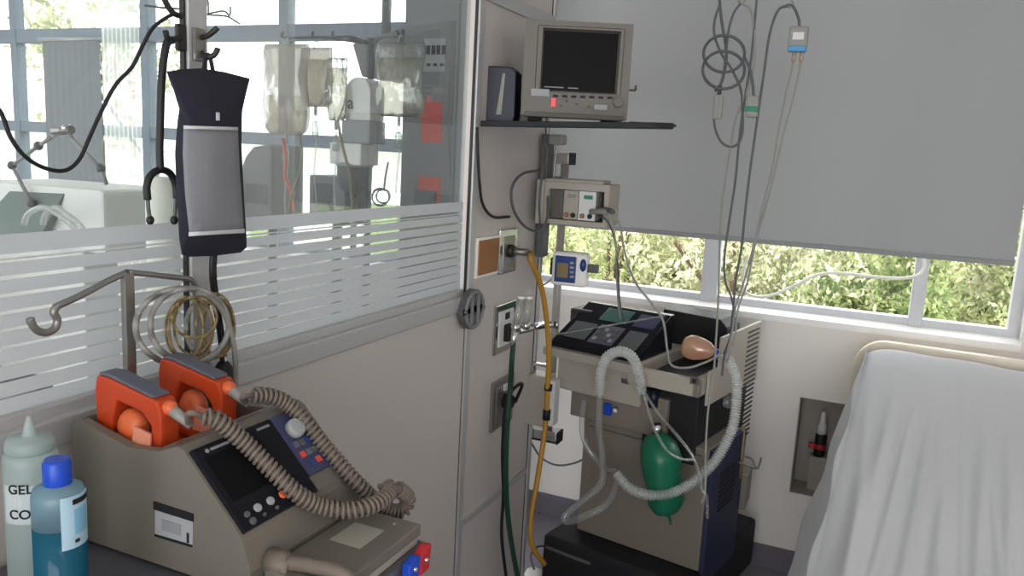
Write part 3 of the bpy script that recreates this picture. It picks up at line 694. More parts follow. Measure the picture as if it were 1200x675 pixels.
# things hanging on / lying in the ventilator
q = at(775, 498, Y=2.36)
GB = thing('breathing_bag', 'deflated dark green breathing bag hanging before the ventilator column', 'breathing bag', at(780, 612, Y=2.36))
top_, bot_ = at(770, 508, Y=2.36), at(783, 603, Y=2.37)
ax = (top_ - bot_); Lb = ax.length; Mx = Matrix.Translation(bot_) @ ax.to_track_quat('Z', 'Y').to_matrix().to_4x4() @ Matrix.Diagonal((1.0, .75, 1, 1))
b = nb(); lathe(b, [(.004, -.03), (.006, -.015), (.008, -.004), (.022, .004), (.060, .020), (.074, .045), (.075, .09), (.078, .14), (.084, .19), (.080, .22), (.066, Lb - .028), (.040, Lb - .008), (.018, Lb), (.014, Lb + .012)], Mx, 28)
for v in b.verts: v.co += VF.ex * .004 * math.sin(60 * v.co.z) 
obj('bag', b, M['greenbag'], GB)
obj('neck', bar(nb(), top_ - ax.normalized() * .0, top_ + ax.normalized() * .03, .016, 16), M['chrome'], GB)
# amber mask and blue collar
T = thing('face_mask', 'amber translucent face mask with a blue collar lying in the ventilator tray', 'mask', at(825, 425, Y=2.55))
mc = at(822, 409, Y=2.56); b = nb()
Mx = Matrix.Translation(mc) @ VF.M.to_3x3().to_4x4() @ Matrix.Rotation(PI / 2, 4, 'Y')
lathe(b, [(.016, -.058), (.034, -.054), (.043, -.04), (.044, -.02), (.038, .005), (.03, .025), (.016, .04), (.012, .05)], Mx @ Matrix.Diagonal((.9, 1, 1, 1)), 24)
obj('dome', b, M['amber'], T)
e0, e1 = mc + VF.ex * .047 - V(0, 0, .005), mc + VF.ex * .072 - V(0, 0, .01)
obj('collar', bar(nb(), e0, e1, .016, 16), M['blue'], T)
obj('valve', ell(nb(), mc + VF.ex * .005 - VF.ey * .012, .018, .018, .016), M['orangelt'], T)
# corrugated hoses
def hose(name, label, pts, r, amp=.22, pitch=.008, m='hosewhite'):
    b = nb(); corrugated(b, [at(px, py, Y=y) for px, py, y in pts], r, pitch, amp); return tag(obj(name, b, M[m]), label, 'hose')
def clearhose(label, pts, r):
    return tag(obj('clear_tube', sweep(nb(), cr([at(px, py, Y=y) for px, py, y in pts], 10), r, 10), M['hoseclear']), label, 'tube')
hose('corrugated_hose', 'white corrugated hose curving from the mask down past the grille and under the green bag', [(850, 414, 2.5), (862, 440, 2.47), (863, 470, 2.44), (857, 505, 2.40), (838, 540, 2.36), (812, 565, 2.32), (785, 578, 2.29), (760, 580, 2.28), (738, 572, 2.29), (722, 555, 2.31)], .0145)
hose('corrugated_hose', 'clear corrugated hose arched over the front lip of the ventilator', [(703, 462, 2.36), (704, 436, 2.36), (712, 418, 2.37), (728, 412, 2.38), (742, 420, 2.38), (749, 440, 2.37), (752, 462, 2.36)], .016, .12, .008)
clearhose('wide clear tube hanging from the arched hose and looping out left near the base', [(703, 462, 2.36), (702, 500, 2.36), (706, 540, 2.36), (704, 568, 2.35), (684, 586, 2.33), (664, 602, 2.31), (664, 611, 2.30), (688, 604, 2.31), (712, 590, 2.33), (722, 565, 2.33), (722, 555, 2.31)], .0115)
clearhose('clear tube hanging along the left edge of the ventilator column', [(684, 470, 2.40), (682, 500, 2.40), (686, 520, 2.40), (697, 536, 2.40), (708, 548, 2.38), (720, 552, 2.33)], .009)
clearhose('thin clear sampling tube crossing the green bag to the right', [(748, 440, 2.35), (758, 475, 2.33), (768, 505, 2.30), (782, 528, 2.28), (800, 538, 2.28), (815, 538, 2.29)], .0042)
clearhose('thin clear drain tube slanting from the arched hose down to the lower right', [(752, 455, 2.35), (772, 485, 2.32), (795, 512, 2.29), (812, 535, 2.28), (821, 560, 2.28), (822, 573, 2.28), (828, 582, 2.28), (829, 607, 2.28)], .0045)

# ------------------------------------------------------------------ overhead rail with hanging leads
YR = 2.5
T = thing('overhead_rail', 'slim overhead hanging rail above the ventilator', 'rail', V(-.3, YR, 2.2))
obj('bar', bar(nb(), V(-.75, YR, 2.22), V(.15, YR, 2.22), .008, 12), M['steel'], T)
for xx in (-.7, .1): obj('hanger_rod', bar(nb(), V(xx, YR, 2.22), V(xx, YR, ZC), .006), M['steel'], T)
def hookat(px, py, label):
    q = at(px, py, Y=YR); b = nb()
    tube(b, [V(q.x, YR, 2.235), V(q.x, YR - .011, 2.222), V(q.x, YR, 2.209), V(q.x, YR, 2.15), q + V(0, 0, .03), q + V(.008, 0, .004), q + V(0, 0, -.006), q + V(-.01, 0, .004)], .003, 6)
    return tag(obj('wire_hook', b, M['steel']), label, 'hook')
hookat(869, 2, 'dark wire hook holding the coiled grey leads, left one'); hookat(926, 6, 'dark wire hook holding the white blue connector lead, right one')
def lead(label, pts, r=.004, m='cabledark', Y=YR):
    b = tube(nb(), [at(p[0], p[1], Y=(p[2] if len(p) > 2 else Y)) for p in pts], r, 8, 8); return tag(obj('monitor_lead', b, M[m]), label, 'lead')
ld = thing('monitor_lead', 'coiled grey lead ending in a green connector under the overhead hook', 'lead', at(880, 140, Y=YR))
obj('wire', tube(nb(), [at(*p, Y=YR + (.004 * i % .02)) for i, p in enumerate([(843, -62), (842, -20), (845, 20), (850, 50), (851, 70), (846, 95), (838, 107)])], .0042), M['cabledark'], ld)
for (cx_, cy_, r_) in ((848.5, 63, 24), (848, 82, 24.5)):
    pts = [at(cx_ + r_ * math.cos(a * PI / 8) * 1.0, cy_ + r_ * math.sin(a * PI / 8) * (.9), Y=YR - .01 + .008 * math.sin(a)) for a in range(16)]
    obj('coil', sweep(nb(), cr(pts, 4, True) + [cr(pts, 4, True)[0]], .0044, 8), M['cabledark'], ld)
obj('tail', tube(nb(), [at(*p, Y=YR - .012) for p in ((873, 68), (879, 82), (882, 98), (883, 112))], .0042), M['cabledark'], ld)
q0, q1 = at(883, 112, Y=YR - .012), at(883.5, 138, Y=YR - .012)
b = nb(); box(b, q0.x - .018, q0.x + .018, YR - .03, YR + .006, q1.z, q0.z, bev=.007); co = obj('connector', b, M['cablegrey'], ld)
obj('green_band', box(nb(), q0.x - .0188, q0.x + .0188, YR - .031, YR + .007, q1.z + .016, q1.z + .032, bev=.003), M['greencon'], co)
T = thing('monitor_lead', 'grey lead with a grey plug looping from the left hook down to a loose bend', 'lead', at(856, 172, Y=YR))
obj('wire', tube(nb(), [at(p[0], p[1], Y=YR) for p in [(868, 4), (860, 15), (854, 35), (851, 60), (848, 85), (842, 108), (837, 130), (838, 150), (845, 166), (856, 172), (865, 168), (870, 155), (870, 130), (868, 105), (858, 82), (845, 62), (837, 40), (838, 22), (844, 4)]], .0036), M['cabledark'], T)
q0, q1 = at(842, 108, Y=YR - .016), at(842, 140, Y=YR - .016)
pl = obj('plug', box(nb(), q0.x - .014, q0.x + .014, YR - .012, YR + .006, q1.z, q0.z - .006, bev=.005), M['cablegrey'], T); obj('strain_relief', bar(nb(), V(q0.x, YR, q0.z - .006), V(q0.x, YR, q0.z + .02), .006), M['cabledark'], pl)
lead('long grey lead falling from the hook past the green connector to the ventilator, leftmost', [(869, 4), (880, 12), (884, 40), (884, 70), (876, 105), (862, 140), (856, 175), (850, 210), (845, 250), (843, 300), (842, 345, 2.48), (839, 400, 2.42), (836, 440, 2.36), (830, 480, 2.33), (827, 525, 2.32), (826, 575, 2.30), (822, 590, 2.29)], .0032, 'cablegrey')
lead('long grey lead falling from the hook to the black bay, second from the left', [(889, -62), (888, -20), (884, 30), (880, 70), (872, 120), (866, 165), (862, 210), (856, 250), (849, 300), (850, 330), (856, 345), (860, 365), (858, 390), (850, 412, 2.47), (846, 440, 2.42)], .0034)
lead('long grey lead running from the right hook down behind the mask', [(926, 6), (912, 12), (902, 40), (896, 80), (891, 115), (886, 150), (879, 200), (873, 250), (869, 290), (862, 330), (859, 365), (855, 400), (848, 415, 2.47)], .0036)
LB = thing('lead_block', 'white connector block with a blue base hanging from the right hook', 'connector', at(937, 62, Y=YR))
q0, q1 = at(937, 31, Y=YR), at(936, 61, Y=YR)
b = nb(); box(b, q0.x - .026, q0.x + .026, YR - .014, YR + .014, q1.z + .012, q0.z, bev=.007); bb = obj('body', b, M['cablegrey'], LB)
obj('face_label', box(nb(), q0.x - .014, q0.x + .016, YR - .0165, YR - .013, q1.z + .032, q0.z - .018), M['labelw'], bb)
obj('blue_base', box(nb(), q0.x - .025, q0.x + .025, YR - .015, YR + .015, q1.z, q1.z + .016, bev=.004), mat('light blue plastic', '4a8fc4', .4), LB)
obj('top_lead', tube(nb(), [q0 - V(0, 0, .004), at(936, 22, Y=YR), at(931, 10, Y=YR), at(926, 6, Y=YR), at(918, 8, Y=YR)], .004), M['cabledark'], LB)
for (a, pts) in ((931.5, [(931, 64), (927, 85), (921, 110), (914, 145), (908, 180), (902, 210), (894, 240), (886, 275), (880, 300), (872, 330), (862, 360), (857, 395), (850, 420)]), (941, [(940, 64), (935, 90), (928, 120), (920, 150), (913, 180), (906, 210), (898, 240), (889, 270), (882, 300), (876, 330), (865, 362), (861, 395), (852, 425)])):
    obj('lead_wire', tube(nb(), [at(x_, y_, Y=YR - (.05 if y_ > 390 else 0)) for x_, y_ in pts], .003), M['cablegrey'], LB)
    p = at(pts[0][0], 62, Y=YR); p2 = at(pts[0][0] - 1.5, 72, Y=YR); obj('lead_boot', bar(nb(), p, p2, .006), mat('pinkish plug', 'a58c80', .5), LB)
cable('window_cable', 'white cable sagging across the window below the blind', 'cable', [at(x_, y_, Y=y2) for x_, y_, y2 in ((876, 300, 3.0), (870, 325, 3.0), (876, 344, 3.02), (900, 347, 3.05), (930, 335, 3.08), (958, 322, 3.1), (985, 320, 3.1), (1020, 324, 3.1), (1055, 326, 3.1), (1076, 322, 3.1), (1083, 312, 3.1), (1082, 300, 3.1))], .0055, M['cablewhite'])

# ------------------------------------------------------------------ bottle in the niche
nx = at(961, 520, Y=WY).x
zb = nz0 + .004
q0, q1, q2 = at(962, 485, Y=WY).z, at(960, 508, Y=WY).z, at(958, 534, Y=WY).z
T = thing('small_bottle', 'small bottle with a red band standing in the grey wall recess', 'bottle', V(nx, WY, zb))
I = lambda z: Matrix.Translation(V(nx, WY, z))
obj('stand', box(nb(), nx - .03, nx + .03, WY - .02, WY + .03, zb, q2, bev=.004), M['niche'], T)
obj('base', lathe(nb(), [(.018, 0), (.02, .006), (.02, q1 - q2 - .004), (.016, q1 - q2)], I(q2)), M['black'], T)
obj('red_band', lathe(nb(), [(.0215, 0), (.0225, .003), (.0225, .016), (.0215, .019)], I(q2 + .03)), M['red'], T)
obj('red_tab', box(nb(), nx - .042, nx - .018, WY - .012, WY + .006, q2 + .03, q2 + .048, bev=.003), M['red'], T)
obj('neck', lathe(nb(), [(.016, 0), (.0165, .03), (.012, .045), (.009, q0 - q1 + .01), (.006, q0 - q1 + .012)], I(q1)), M['labelw'], T)

# ------------------------------------------------------------------ bed
BF = Frame(.07, 2.94, -4)
T = thing('hospital_bed', 'hospital bed with a cream headboard standing below the window', 'bed', V(.5, 2.0, 0))
bwid = .92
hx0 = BF.l(998, 440, .05)[0]; hz1 = BF.l(1100, 408, .05)[1]; hx1 = hx0 + bwid + .08
def rrect(x0, x1, z0, z1, r, n=8):
    out = [V(x0, 0, z0), V(x1, 0, z0)]
    for cx_, cz_, a0 in ((x1 - r, z1 - r, 0), (x0 + r, z1 - r, PI / 2)):
        for i in range(n + 1): a = a0 + PI / 2 * i / n; out.append(V(cx_ + r * math.cos(a), 0, cz_ + r * math.sin(a)))
    return out
b = nb(); prism(b, [BF.w(p.x, .03, p.z) for p in rrect(hx0, hx1, .30, hz1, .10)], BF.ey * .035, .008); hb = obj('headboard', b, M['headboard'], T)
b = nb(); prism(b, [BF.w(p.x, .022, p.z) for p in rrect(hx0 + .045, hx1 - .045, .36, hz1 - .045, .07)], BF.ey * .012, .004); obj('inset_panel', b, M['headboard'], hb)
fr_ = nb(); box(fr_, hx0 + .10, hx1 - .1, -2.0, .02, .36, .42, BF.M, .01); obj('bed_frame', fr_, M['beige'], T)
for xx in (hx0 + .12, hx1 - .12):
    for yy in (-1.9, -.08):
        o = obj('leg', box(nb(), xx - .02, xx + .02, yy - .02, yy + .02, .08, .37, BF.M, .004), M['steel'], T)
        c_ = BF.w(xx, yy, .05); obj('caster', bar(nb(), c_ - BF.ex * .015, c_ + BF.ex * .015, .05, 18), M['black'], o)
# mattress profile: raised head part, flat foot part
def zt_(v):          # v = metres from the head end
    a = 1.05
    zh_, zl_ = 1.0, .60
    if v < a: return zh_ + (zl_ - zh_) * (v / a) ** 1.0
    return zl_
def smooth_zt(v): return sum(zt_(max(0, v + d)) for d in (-.16, -.08, 0, .08, .16)) / 5
mb = nb(); prof = [(-.0 - i * .1, smooth_zt(i * .1)) for i in range(20)]
pts = [BF.w(hx0 + .07, y, z - .03) for y, z in prof] + [BF.w(hx0 + .07, y, z - .15) for y, z in prof[::-1]]
prism(mb, pts, BF.ex * (bwid - .06), .0); obj('mattress', mb, M['bluedark'], T)
shb = nb(); NU, NV = 220, 110; rows = []
fr = random.Random(11)
fold = [(fr.uniform(.05, .95), fr.uniform(.30, .55), fr.uniform(.003, .010), fr.uniform(.007, .024), fr.uniform(-.10, .06)) for _ in range(38)]
for j in range(NV + 1):
    v = 1.92 * j / NV; row = []
    for i in range(NU + 1):
        s = i / NU; wtop = bwid - .02; drape = .20; tot = wtop + 2 * drape
        d = s * tot
        flare = .02 + .05 * min(1, v / .9)
        if d < drape: q = (drape - d) / drape; x = .04 - flare * q * 1.0 - .012 * q; zz = -q * drape
        elif d > drape + wtop: q = (d - drape - wtop) / drape; x = .04 + wtop + flare * q; zz = -q * drape
        else:
            x = .04 + d - drape; e = min(d - drape, drape + wtop - d); zz = -.028 * math.exp(-e / .03)
        h = 0
        uu = (x - .04) / wtop
        for (fu, fv, fa, fw, fs) in fold:
            if v > fv - .15:
                c_ = fu + fs * (v - fv); g = min(1, (v - fv + .15) / .35)
                h += fa * g * math.exp(-((uu - c_) / fw) ** 2)
        h += .004 * math.sin(9 * uu + 5 * v) + .0025 * math.sin(23 * uu - 7 * v)
        zc = smooth_zt(v)
        if v < .05: zc -= .03 * (1 - v / .05) ** 2
        hem = .006 * math.sin(v * 18 + (0 if d < drape else 2)) if (d < drape or d > drape + wtop) else 0
        row.append(shb.verts.new(BF.w(hx0 + x + hem, -v - .004, zc + zz + h)))
    rows.append(row)
for a, b_ in zip(rows, rows[1:]):
    for i in range(NU): shb.faces.new((a[i], a[i + 1], b_[i + 1], b_[i])).smooth = True
sheet = obj('bed_sheet', shb, M['sheet'])
tag(sheet, 'creased white sheet stretched over the hospital bed mattress', 'bed sheet')
sheet.modifiers.new('thick', 'SOLIDIFY').thickness = .003

# ------------------------------------------------------------------ cart, defibrillator
ZT = .985
T = thing('equipment_cart', 'dark topped equipment cart against the partition under the defibrillator', 'cart', V(-.76, .55, 0))
ct = nb(); box(ct, -.985, -.535, .15, .965, ZT - .03, ZT, bev=.008); obj('cart_top', ct, mat('dark grey cart top', '55545a', .4, var=.08), T)
b = nb(); box(b, -.965, -.56, .17, .95, .14, ZT - .031, bev=.006); obj('body', b, M['beigeold'], T)
for i in range(4):
    dz = .16 + i * .195; o = obj('drawer', box(nb(), -.562, -.548, .19, .93, dz, dz + .185, bev=.004), M['beigelight'], T)
    obj('pull', box(nb(), -.549, -.535, .45, .67, dz + .13, dz + .15, bev=.004), M['steel'], o)
for xx in (-.93, -.6):
    for yy in (.22, .9): obj('caster', bar(nb(), V(xx - .014, yy, .06), V(xx + .014, yy, .06), .06, 18), M['black'], T)
# defibrillator body : prism along +Y
DY0, DY1 = .72, .955
ZD = ZT + .006
prof = [(-.962, ZD + .03), (-.950, ZD), (-.655, ZD), (-.650, ZD + .03), (-.662, 1.058), (-.668, 1.068), (-.758, 1.158), (-.768, 1.162), (-.778, 1.158), (-.80, 1.149), (-.855, 1.143), (-.945, 1.163), (-.962, 1.155)]
T = defib = thing('defibrillator', 'beige defibrillator with a sloped black front panel on the cart', 'defibrillator', V(-.81, .84, ZT))
wx0, wx1, wy0, wy1 = -.950, -.808, DY0 + .014, DY1 - .022     # paddle well
bm_ = nb()
# rows of the shell across Y: side walls, then top with the well cut out
prism(bm_, [V(x, DY0, z) for x, z in prof], V(0, wy0 - DY0, 0), .0)
prism(bm_, [V(x, wy1, z) for x, z in prof], V(0, DY1 - wy1, 0), .0)
front = [p for p in prof if p[0] > -.80] ; 
fp_ = [(wx1, ZD), (-.655, ZD), (-.650, ZD + .03), (-.662, 1.058), (-.668, 1.068), (-.758, 1.158), (-.768, 1.162), (-.778, 1.158), (-.80, 1.150), (wx1, 1.1495)]
prism(bm_, [V(x, wy0, z) for x, z in fp_], V(0, wy1 - wy0, 0))
bp_ = [(-.962, ZD + .03), (-.956, ZD), (wx0, ZD), (wx0, 1.1642), (-.952, 1.164), (-.962, 1.155)]
prism(bm_, [V(x, wy0, z) for x, z in bp_], V(0, wy1 - wy0, 0))
prism(bm_, [V(wx0, wy0, ZD), V(wx1, wy0, ZD), V(wx1, wy0, 1.10), V(wx0, wy0, 1.10)], V(0, wy1 - wy0, 0))
bmesh.ops.remove_doubles(bm_, verts=bm_.verts[:], dist=1e-5)
seen = {}
for f in list(bm_.faces):
    k_ = tuple(sorted(v.index for v in f.verts))
bm_.verts.index_update()
for f in list(bm_.faces):
    k_ = tuple(sorted(v.index for v in f.verts)); seen.setdefault(k_, []).append(f)
for k_, fs in seen.items():
    if len(fs) > 1: bmesh.ops.delete(bm_, geom=fs, context='FACES_ONLY')
body = obj('shell', bm_, M['beigeold'], T)
mod = body.modifiers.new('bevel', 'BEVEL'); mod.width = .007; mod.segments = 3; mod.limit_method = 'ANGLE'; mod.angle_limit = math.radians(38)
obj('well_lining', box(nb(), wx0 + .001, wx1 - .001, wy0 + .001, wy1 - .001, 1.10, 1.112), M['orange'], T)
# sloped panel frame of reference: u along +Y, v up the slope
sA, sB = V(-.665, DY0, 1.066), V(-.758, DY0, 1.159)
ev = (sB - sA); Ls = ev.length; ev.normalize(); eu = V(0, 1, 0)
SM = quadM(sA + eu.cross(ev) * .0005, eu, ev)
Wd = DY1 - DY0
def sp_(n, u0, u1, v0, v1, th, m, par, bev=.0015, lo=-.004): return obj(n, box(nb(), u0, u1, v0, v1, lo, th, SM, bev), m, par)
pan = sp_('display_panel', .005, .150, .001, Ls - .005, .004, M['blackgloss'], T)
sp_('screen', .016, .112, .042, Ls - .022, .0046, M['screen'], pan, .0)
pur = sp_('key_panel', .152, .204, .026, Ls - .005, .0042, M['purple'], T)
kn = nb(); disc(kn, SM @ V(.177, Ls - .035, .004), eu.cross(ev), .0145, .012, 24); obj('energy_knob', kn, M['labelg'], pur)
for i, (u, v) in enumerate(((.165, .075), (.178, .075), (.19, .075), (.165, .058), (.178, .058), (.19, .058), (.172, .042), (.186, .042))):
    sp_('key', u - .005, u + .005, v - .005, v + .005, .0058, [M['greytop'], M['cabledark'], M['bluemid'], M['redsticker']][i % 4] if i != 7 else M['redsticker'], pur, .001)
for (u, v, r_, m) in ((.022, .020, .0042, 'cabledark'), (.042, .021, .0058, 'labelg'), (.066, .021, .0058, 'labelg'), (.090, .021, .0058, 'orangelt'), (.024, .009, .005, 'cabledark'), (.045, .009, .0025, 'cabledark'), (.069, .009, .0025, 'cabledark')):
    k_ = nb(); disc(k_, SM @ V(u, v, .003), eu.cross(ev), r_, .004, 18); obj('button', k_, M[m], pan)
# wordmark too blurred to read: an emblem and a run of small strokes
b = nb(); disc(b, SM @ V(.026, Ls - .014, .0038), eu.cross(ev), .003, .0012, 14)
for i in range(11): box(b, .032 + i * .0038, .0350 + i * .0038, Ls - .0158, Ls - .0122, .0035, .0050, SM)
obj('wordmark', b, M['inkg'], pan)
b = nb()
for i in range(6): box(b, .118 + i * .0042, .1214 + i * .0042, Ls - .0158, Ls - .0122, .0035, .0050, SM)
obj('model_mark', b, M['inkg'], pan)
# side label
sx = [at(px, py, Y=DY0) for px, py in ((182, 589), (226, 603), (226, 641), (182, 628))]
b = nb(); prism(b, [p + V(0, -.0006, 0) for p in sx], V(0, .001, 0)); lb = obj('side_label', b, M['labelg'], T)
def lerp2(u, v): return sx[0].lerp(sx[1], u).lerp(sx[3].lerp(sx[2], u), v)
b = nb()
for (u0, u1, v0, v1) in ((-.03, 1.03, -.04, .2), (0.0, 1.0, .93, 1.0), (.86, .91, .6, .9)): prism(b, [lerp2(u, v) + V(0, -.0016, 0) for u, v in ((u0, v0), (u1, v0), (u1, v1), (u0, v1))], V(0, .0012, 0))
obj('label_print', b, M['ink'], lb)
b = nb(); prism(b, [lerp2(u, v) + V(0, -.0014, 0) for u, v in ((.2, .42), (.7, .42), (.7, .75), (.2, .75))], V(0, .001, 0)); obj('label_box', b, M['inkg'], lb)
# front connector with its thick lead, a slot on the front lip
q = V(-.652, .757, 1.022)
b = nb(); lathe(b, [(.017, 0), (.017, .022), (.0145, .026), (.0145, .034)], Matrix.Translation(q) @ V(1, .1, -.12).to_track_quat('Z', 'Y').to_matrix().to_4x4(), 20); cn = obj('cable_connector', b, M['cordgrey'], T)
obj('cable', tube(nb(), [q + V(.03, .002, .003), q + V(.06, .004, .006), q + V(.105, .008, .006), q + V(.13, .010, -.014), q + V(.14, .011, -.05)], .0095, 8, 12), M['cordgrey'], cn)
obj('slot', box(nb(), -.662, -.648, .893, .902, 1.02, 1.045), M['black'], T)
# flat recorder base in front of it
T = thing('charger_base', 'flat beige charger base in front of the defibrillator on the cart edge', 'charger', V(-.59, .86, ZT))
b = nb(); box(b, -.648, -.542, .742, .950, ZT + .014, ZT + .032, bev=.003); obj('top_cover', b, M['beigeold'], T)
b = nb(); box(b, -.648, -.546, .744, .948, ZT, ZT + .0145, bev=.002); obj('lower_case', b, M['beigelight'], T)
b = nb(); box(b, -.625, -.575, .845, .905, ZT + .0315, ZT + .0325); obj('worn_patch', b, M['beigelight'], T)
obj('screw', disc(nb(), V(-.575, .93, ZT + .0318), V(0, 0, 1), .0028, .001, 10), M['chrome'], T)
# lead clips by the base
for (nm, lab, y_, m, h_) in (('lead_clip', 'red lead clip at the corner of the charger base', .925, 'red', .03), ('lead_clip', 'blue lead clip next to the red one by the charger base', .895, 'blue', .018)):
    xx = -.524; T = thing(nm, lab, 'clip', V(xx, y_, ZT - .03), 'lead clips')
    b = nb(); prism(b, [V(xx - .008, y_ - .014, ZT - .025), V(xx - .008, y_ + .012, ZT - .025), V(xx - .008, y_ + .016, ZT + h_ * .4), V(xx - .008, y_ + .004, ZT + h_ * .45), V(xx - .008, y_ - .012, ZT + h_ * .2)], V(.014, 0, 0), .003); obj('jaw', b, M[m], T)
    obj('spring_pin', bar(nb(), V(xx - .012, y_, ZT - .006), V(xx + .01, y_, ZT - .006), .003), M['chrome'], T)
# paddles
def paddle(y, label, cordpts, plug):
    T = thing('defibrillator_paddle', label, 'paddle', V(-.87, y, 1.112), 'defibrillator paddles')
    xa, xb = -.950, -.818; w2 = .028
    b = nb(); box(b, xa + .004, xb - .004, y - .026, y + .026, 1.1125, 1.126, bev=.006); obj('electrode_plate', b, M['orange'], T)
    b = nb()
    # bridge shaped grip: rear upright, top bar, short front nose
    pr = [(xa + .006, 1.126), (xa + .032, 1.126), (xa + .036, 1.165), (xa + .046, 1.192), (xb - .040, 1.184), (xb - .024, 1.168), (xb - .020, 1.126), (xb - .006, 1.126), (xb - .004, 1.184), (xb - .012, 1.203), (xa + .03, 1.221), (xa + .008, 1.221), (xa + .004, 1.20)]
    prism(b, [V(x_, y - w2 * .55, z_) for x_, z_ in pr], V(0, w2 * 1.1, 0), .003); obj('handle', b, M['orange'], T)
    b = nb(); ell(b, V(xa + .060, y - .002, 1.150), .025, .016, .030); obj('thumb_guard', b, M['orangelt'], T)
    b = nb(); prism(b, [V(x_, y - w2 * .5, z_) for x_, z_ in ((xa + .012, 1.2215), (xa + .03, 1.2215), (xb - .02, 1.2052), (xb - .02, 1.209), (xa + .03, 1.227), (xa + .012, 1.226))], V(0, w2, 0), .002); obj('grip_pad', b, M['greytop'], T)
    b = nb(); prism(b, [V(xb - .052, y - .025, 1.127), V(xb - .018, y - .025, 1.127), V(xb - .020, y - .02, 1.158), V(xb - .050, y - .02, 1.164)], V(0, .004, 0), .001); obj('warning_label', b, mat('pinkish label', 'd98a70', .6), T)
    b = nb(); ell(b, V(xb - .006, y, 1.192), .012, .011, .010); obj('shock_button', b, M['orangelt'], T)
    p0 = V(xb - .002, y, 1.190)
    b = nb(); sweep(b, [p0, p0 + V(.012, .001, -.006), p0 + V(.03, .004, -.018)], .007, 12, rf=lambda i, n: (.0085, .0075, .005)[i]); obj('strain_relief', b, M['cablegrey'], T)
    b = nb(); tube(b, [p0 + V(.026, .003, -.016)] + plug + [cordpts[0]], .0042); obj('straight_cord', b, M['cordgrey'], T)
    b = nb(); helix(b, cordpts, .0100, .0029, .0078); obj('coiled_cord', b, M['cordgrey'], T)
    return T
def onslope(px, py, lift):   # point above the sloped front panel
    o2 = sA + eu.cross(ev) * lift; n2 = eu.cross(ev); r = ray(px, py); O = V(0, 0, H)
    return O + r * ((o2 - O).dot(n2) / r.dot(n2))
c1 = [at(238, 488, X=-.765), at(256, 493, X=-.752), onslope(290, 522, .014), onslope(318, 550, .014), onslope(345, 576, .014), at(372, 592, X=-.645), at(400, 598, X=-.62), at(424, 596, X=-.60), at(444, 588, X=-.592), at(456, 577, X=-.596), at(452, 567, X=-.612)]
c2 = [at(296, 463, X=-.775), at(316, 464, X=-.765), at(338, 474, X=-.75), at(358, 494, X=-.725), at(378, 520, X=-.70), at(400, 546, X=-.67), at(420, 568, X=-.645), at(437, 585, X=-.632), at(455, 598, X=-.622), at(472, 598, X=-.61), at(478, 584, X=-.605), at(466, 572, X=-.606)]
paddle(.760, 'orange defibrillator paddle nearer the bottles in the front well', c1, [at(222, 484, X=-.772)])
paddle(.868, 'orange defibrillator paddle farther from the bottles beside the grey cable coil', c2, [at(284, 465, X=-.778)])

# bottles
def bottle_at(px, Y): q = at(px, 600, Y=Y); return V(q.x, Y, ZT)
q = bottle_at(39, .63); rb = .031
T = thing('gel_bottle', 'pale translucent gel bottle with a pointed nozzle behind the blue bottle', 'bottle', q)
I = Matrix.Translation(q); zt = at(38, 489, Y=.63).z - ZT; zsh = at(38, 528, Y=.63).z - ZT
b = nb(); lathe(b, [(rb * .9, .001), (rb, .006), (rb, zsh - .012), (rb * .97, zsh - .004), (rb * .86, zsh)], I, 28); obj('bottle', b, M['gelplastic'], T)
b = nb(); lathe(b, [(rb * .86, zsh), (rb * .9, zsh + .003), (rb * .88, zsh + .012), (rb * .8, zsh + .017), (rb * .3, zsh + .0185), (rb * .26, zsh + .022), (rb * .1, zt - .003), (rb * .05, zt)], I, 24); obj('nozzle_cap', b, M['gelplastic'], T)
vw_ = Vector((-q.x, -q.y, 0)).normalized(); a0 = math.atan2(vw_.y, vw_.x)
def curved(b, rad, u0, u1, z0, z1, I_, n=12, th=.0006):
    for i in range(n):
        aa, ab = u0 + (u1 - u0) * i / n, u0 + (u1 - u0) * (i + 1) / n
        prism(b, [I_ @ V(rad * math.cos(aa), rad * math.sin(aa), z0), I_ @ V(rad * math.cos(ab), rad * math.sin(ab), z0), I_ @ V(rad * math.cos(ab), rad * math.sin(ab), z1), I_ @ V(rad * math.cos(aa), rad * math.sin(aa), z1)], V(math.cos((aa + ab) / 2), math.sin((aa + ab) / 2), 0) * th)
zA, zB = at(38, 578, Y=.60).z - ZT, at(38, 622, Y=.60).z - ZT
lbm = nb(); curved(lbm, rb, a0 - 1.15, a0 + 1.3, zB, zA, I); lbl = obj('paper_label', lbm, mat('grey white paper label', 'b9c2c4', .7), T)
def wraptext(name, s, size, a_start, z, par, rad, I_):
    c = bpy.data.curves.new(name, 'FONT'); c.body = s; c.size = size; c.extrude = .0003; c.offset = size * .015
    t = bpy.data.objects.new(name, c); C.objects.link(t); dg = bpy.context.evaluated_depsgraph_get()
    me = bpy.data.meshes.new_from_object(t.evaluated_get(dg)); bpy.data.objects.remove(t); bpy.data.curves.remove(c)
    b = nb(); b.from_mesh(me); bpy.data.meshes.remove(me)
    for v in b.verts:
        a_ = a_start + v.co.x / rad; r_ = rad + .0012 + v.co.z; v.co = I_ @ V(r_ * math.cos(a_), r_ * math.sin(a_), z + v.co.y)
    return obj(name, b, M['ink'], par)
wraptext('lettering', 'GEL', .0165, a0 - .88, at(38, 586, Y=.60).z - ZT, lbl, rb, I)
wraptext('lettering', 'CON', .0165, a0 - .88, at(38, 615, Y=.60).z - ZT, lbl, rb, I)
q = bottle_at(69, .58); rb2 = .0275
T = thing('liquid_bottle', 'blue liquid bottle with a bright blue cap in front of the gel bottle', 'bottle', q)
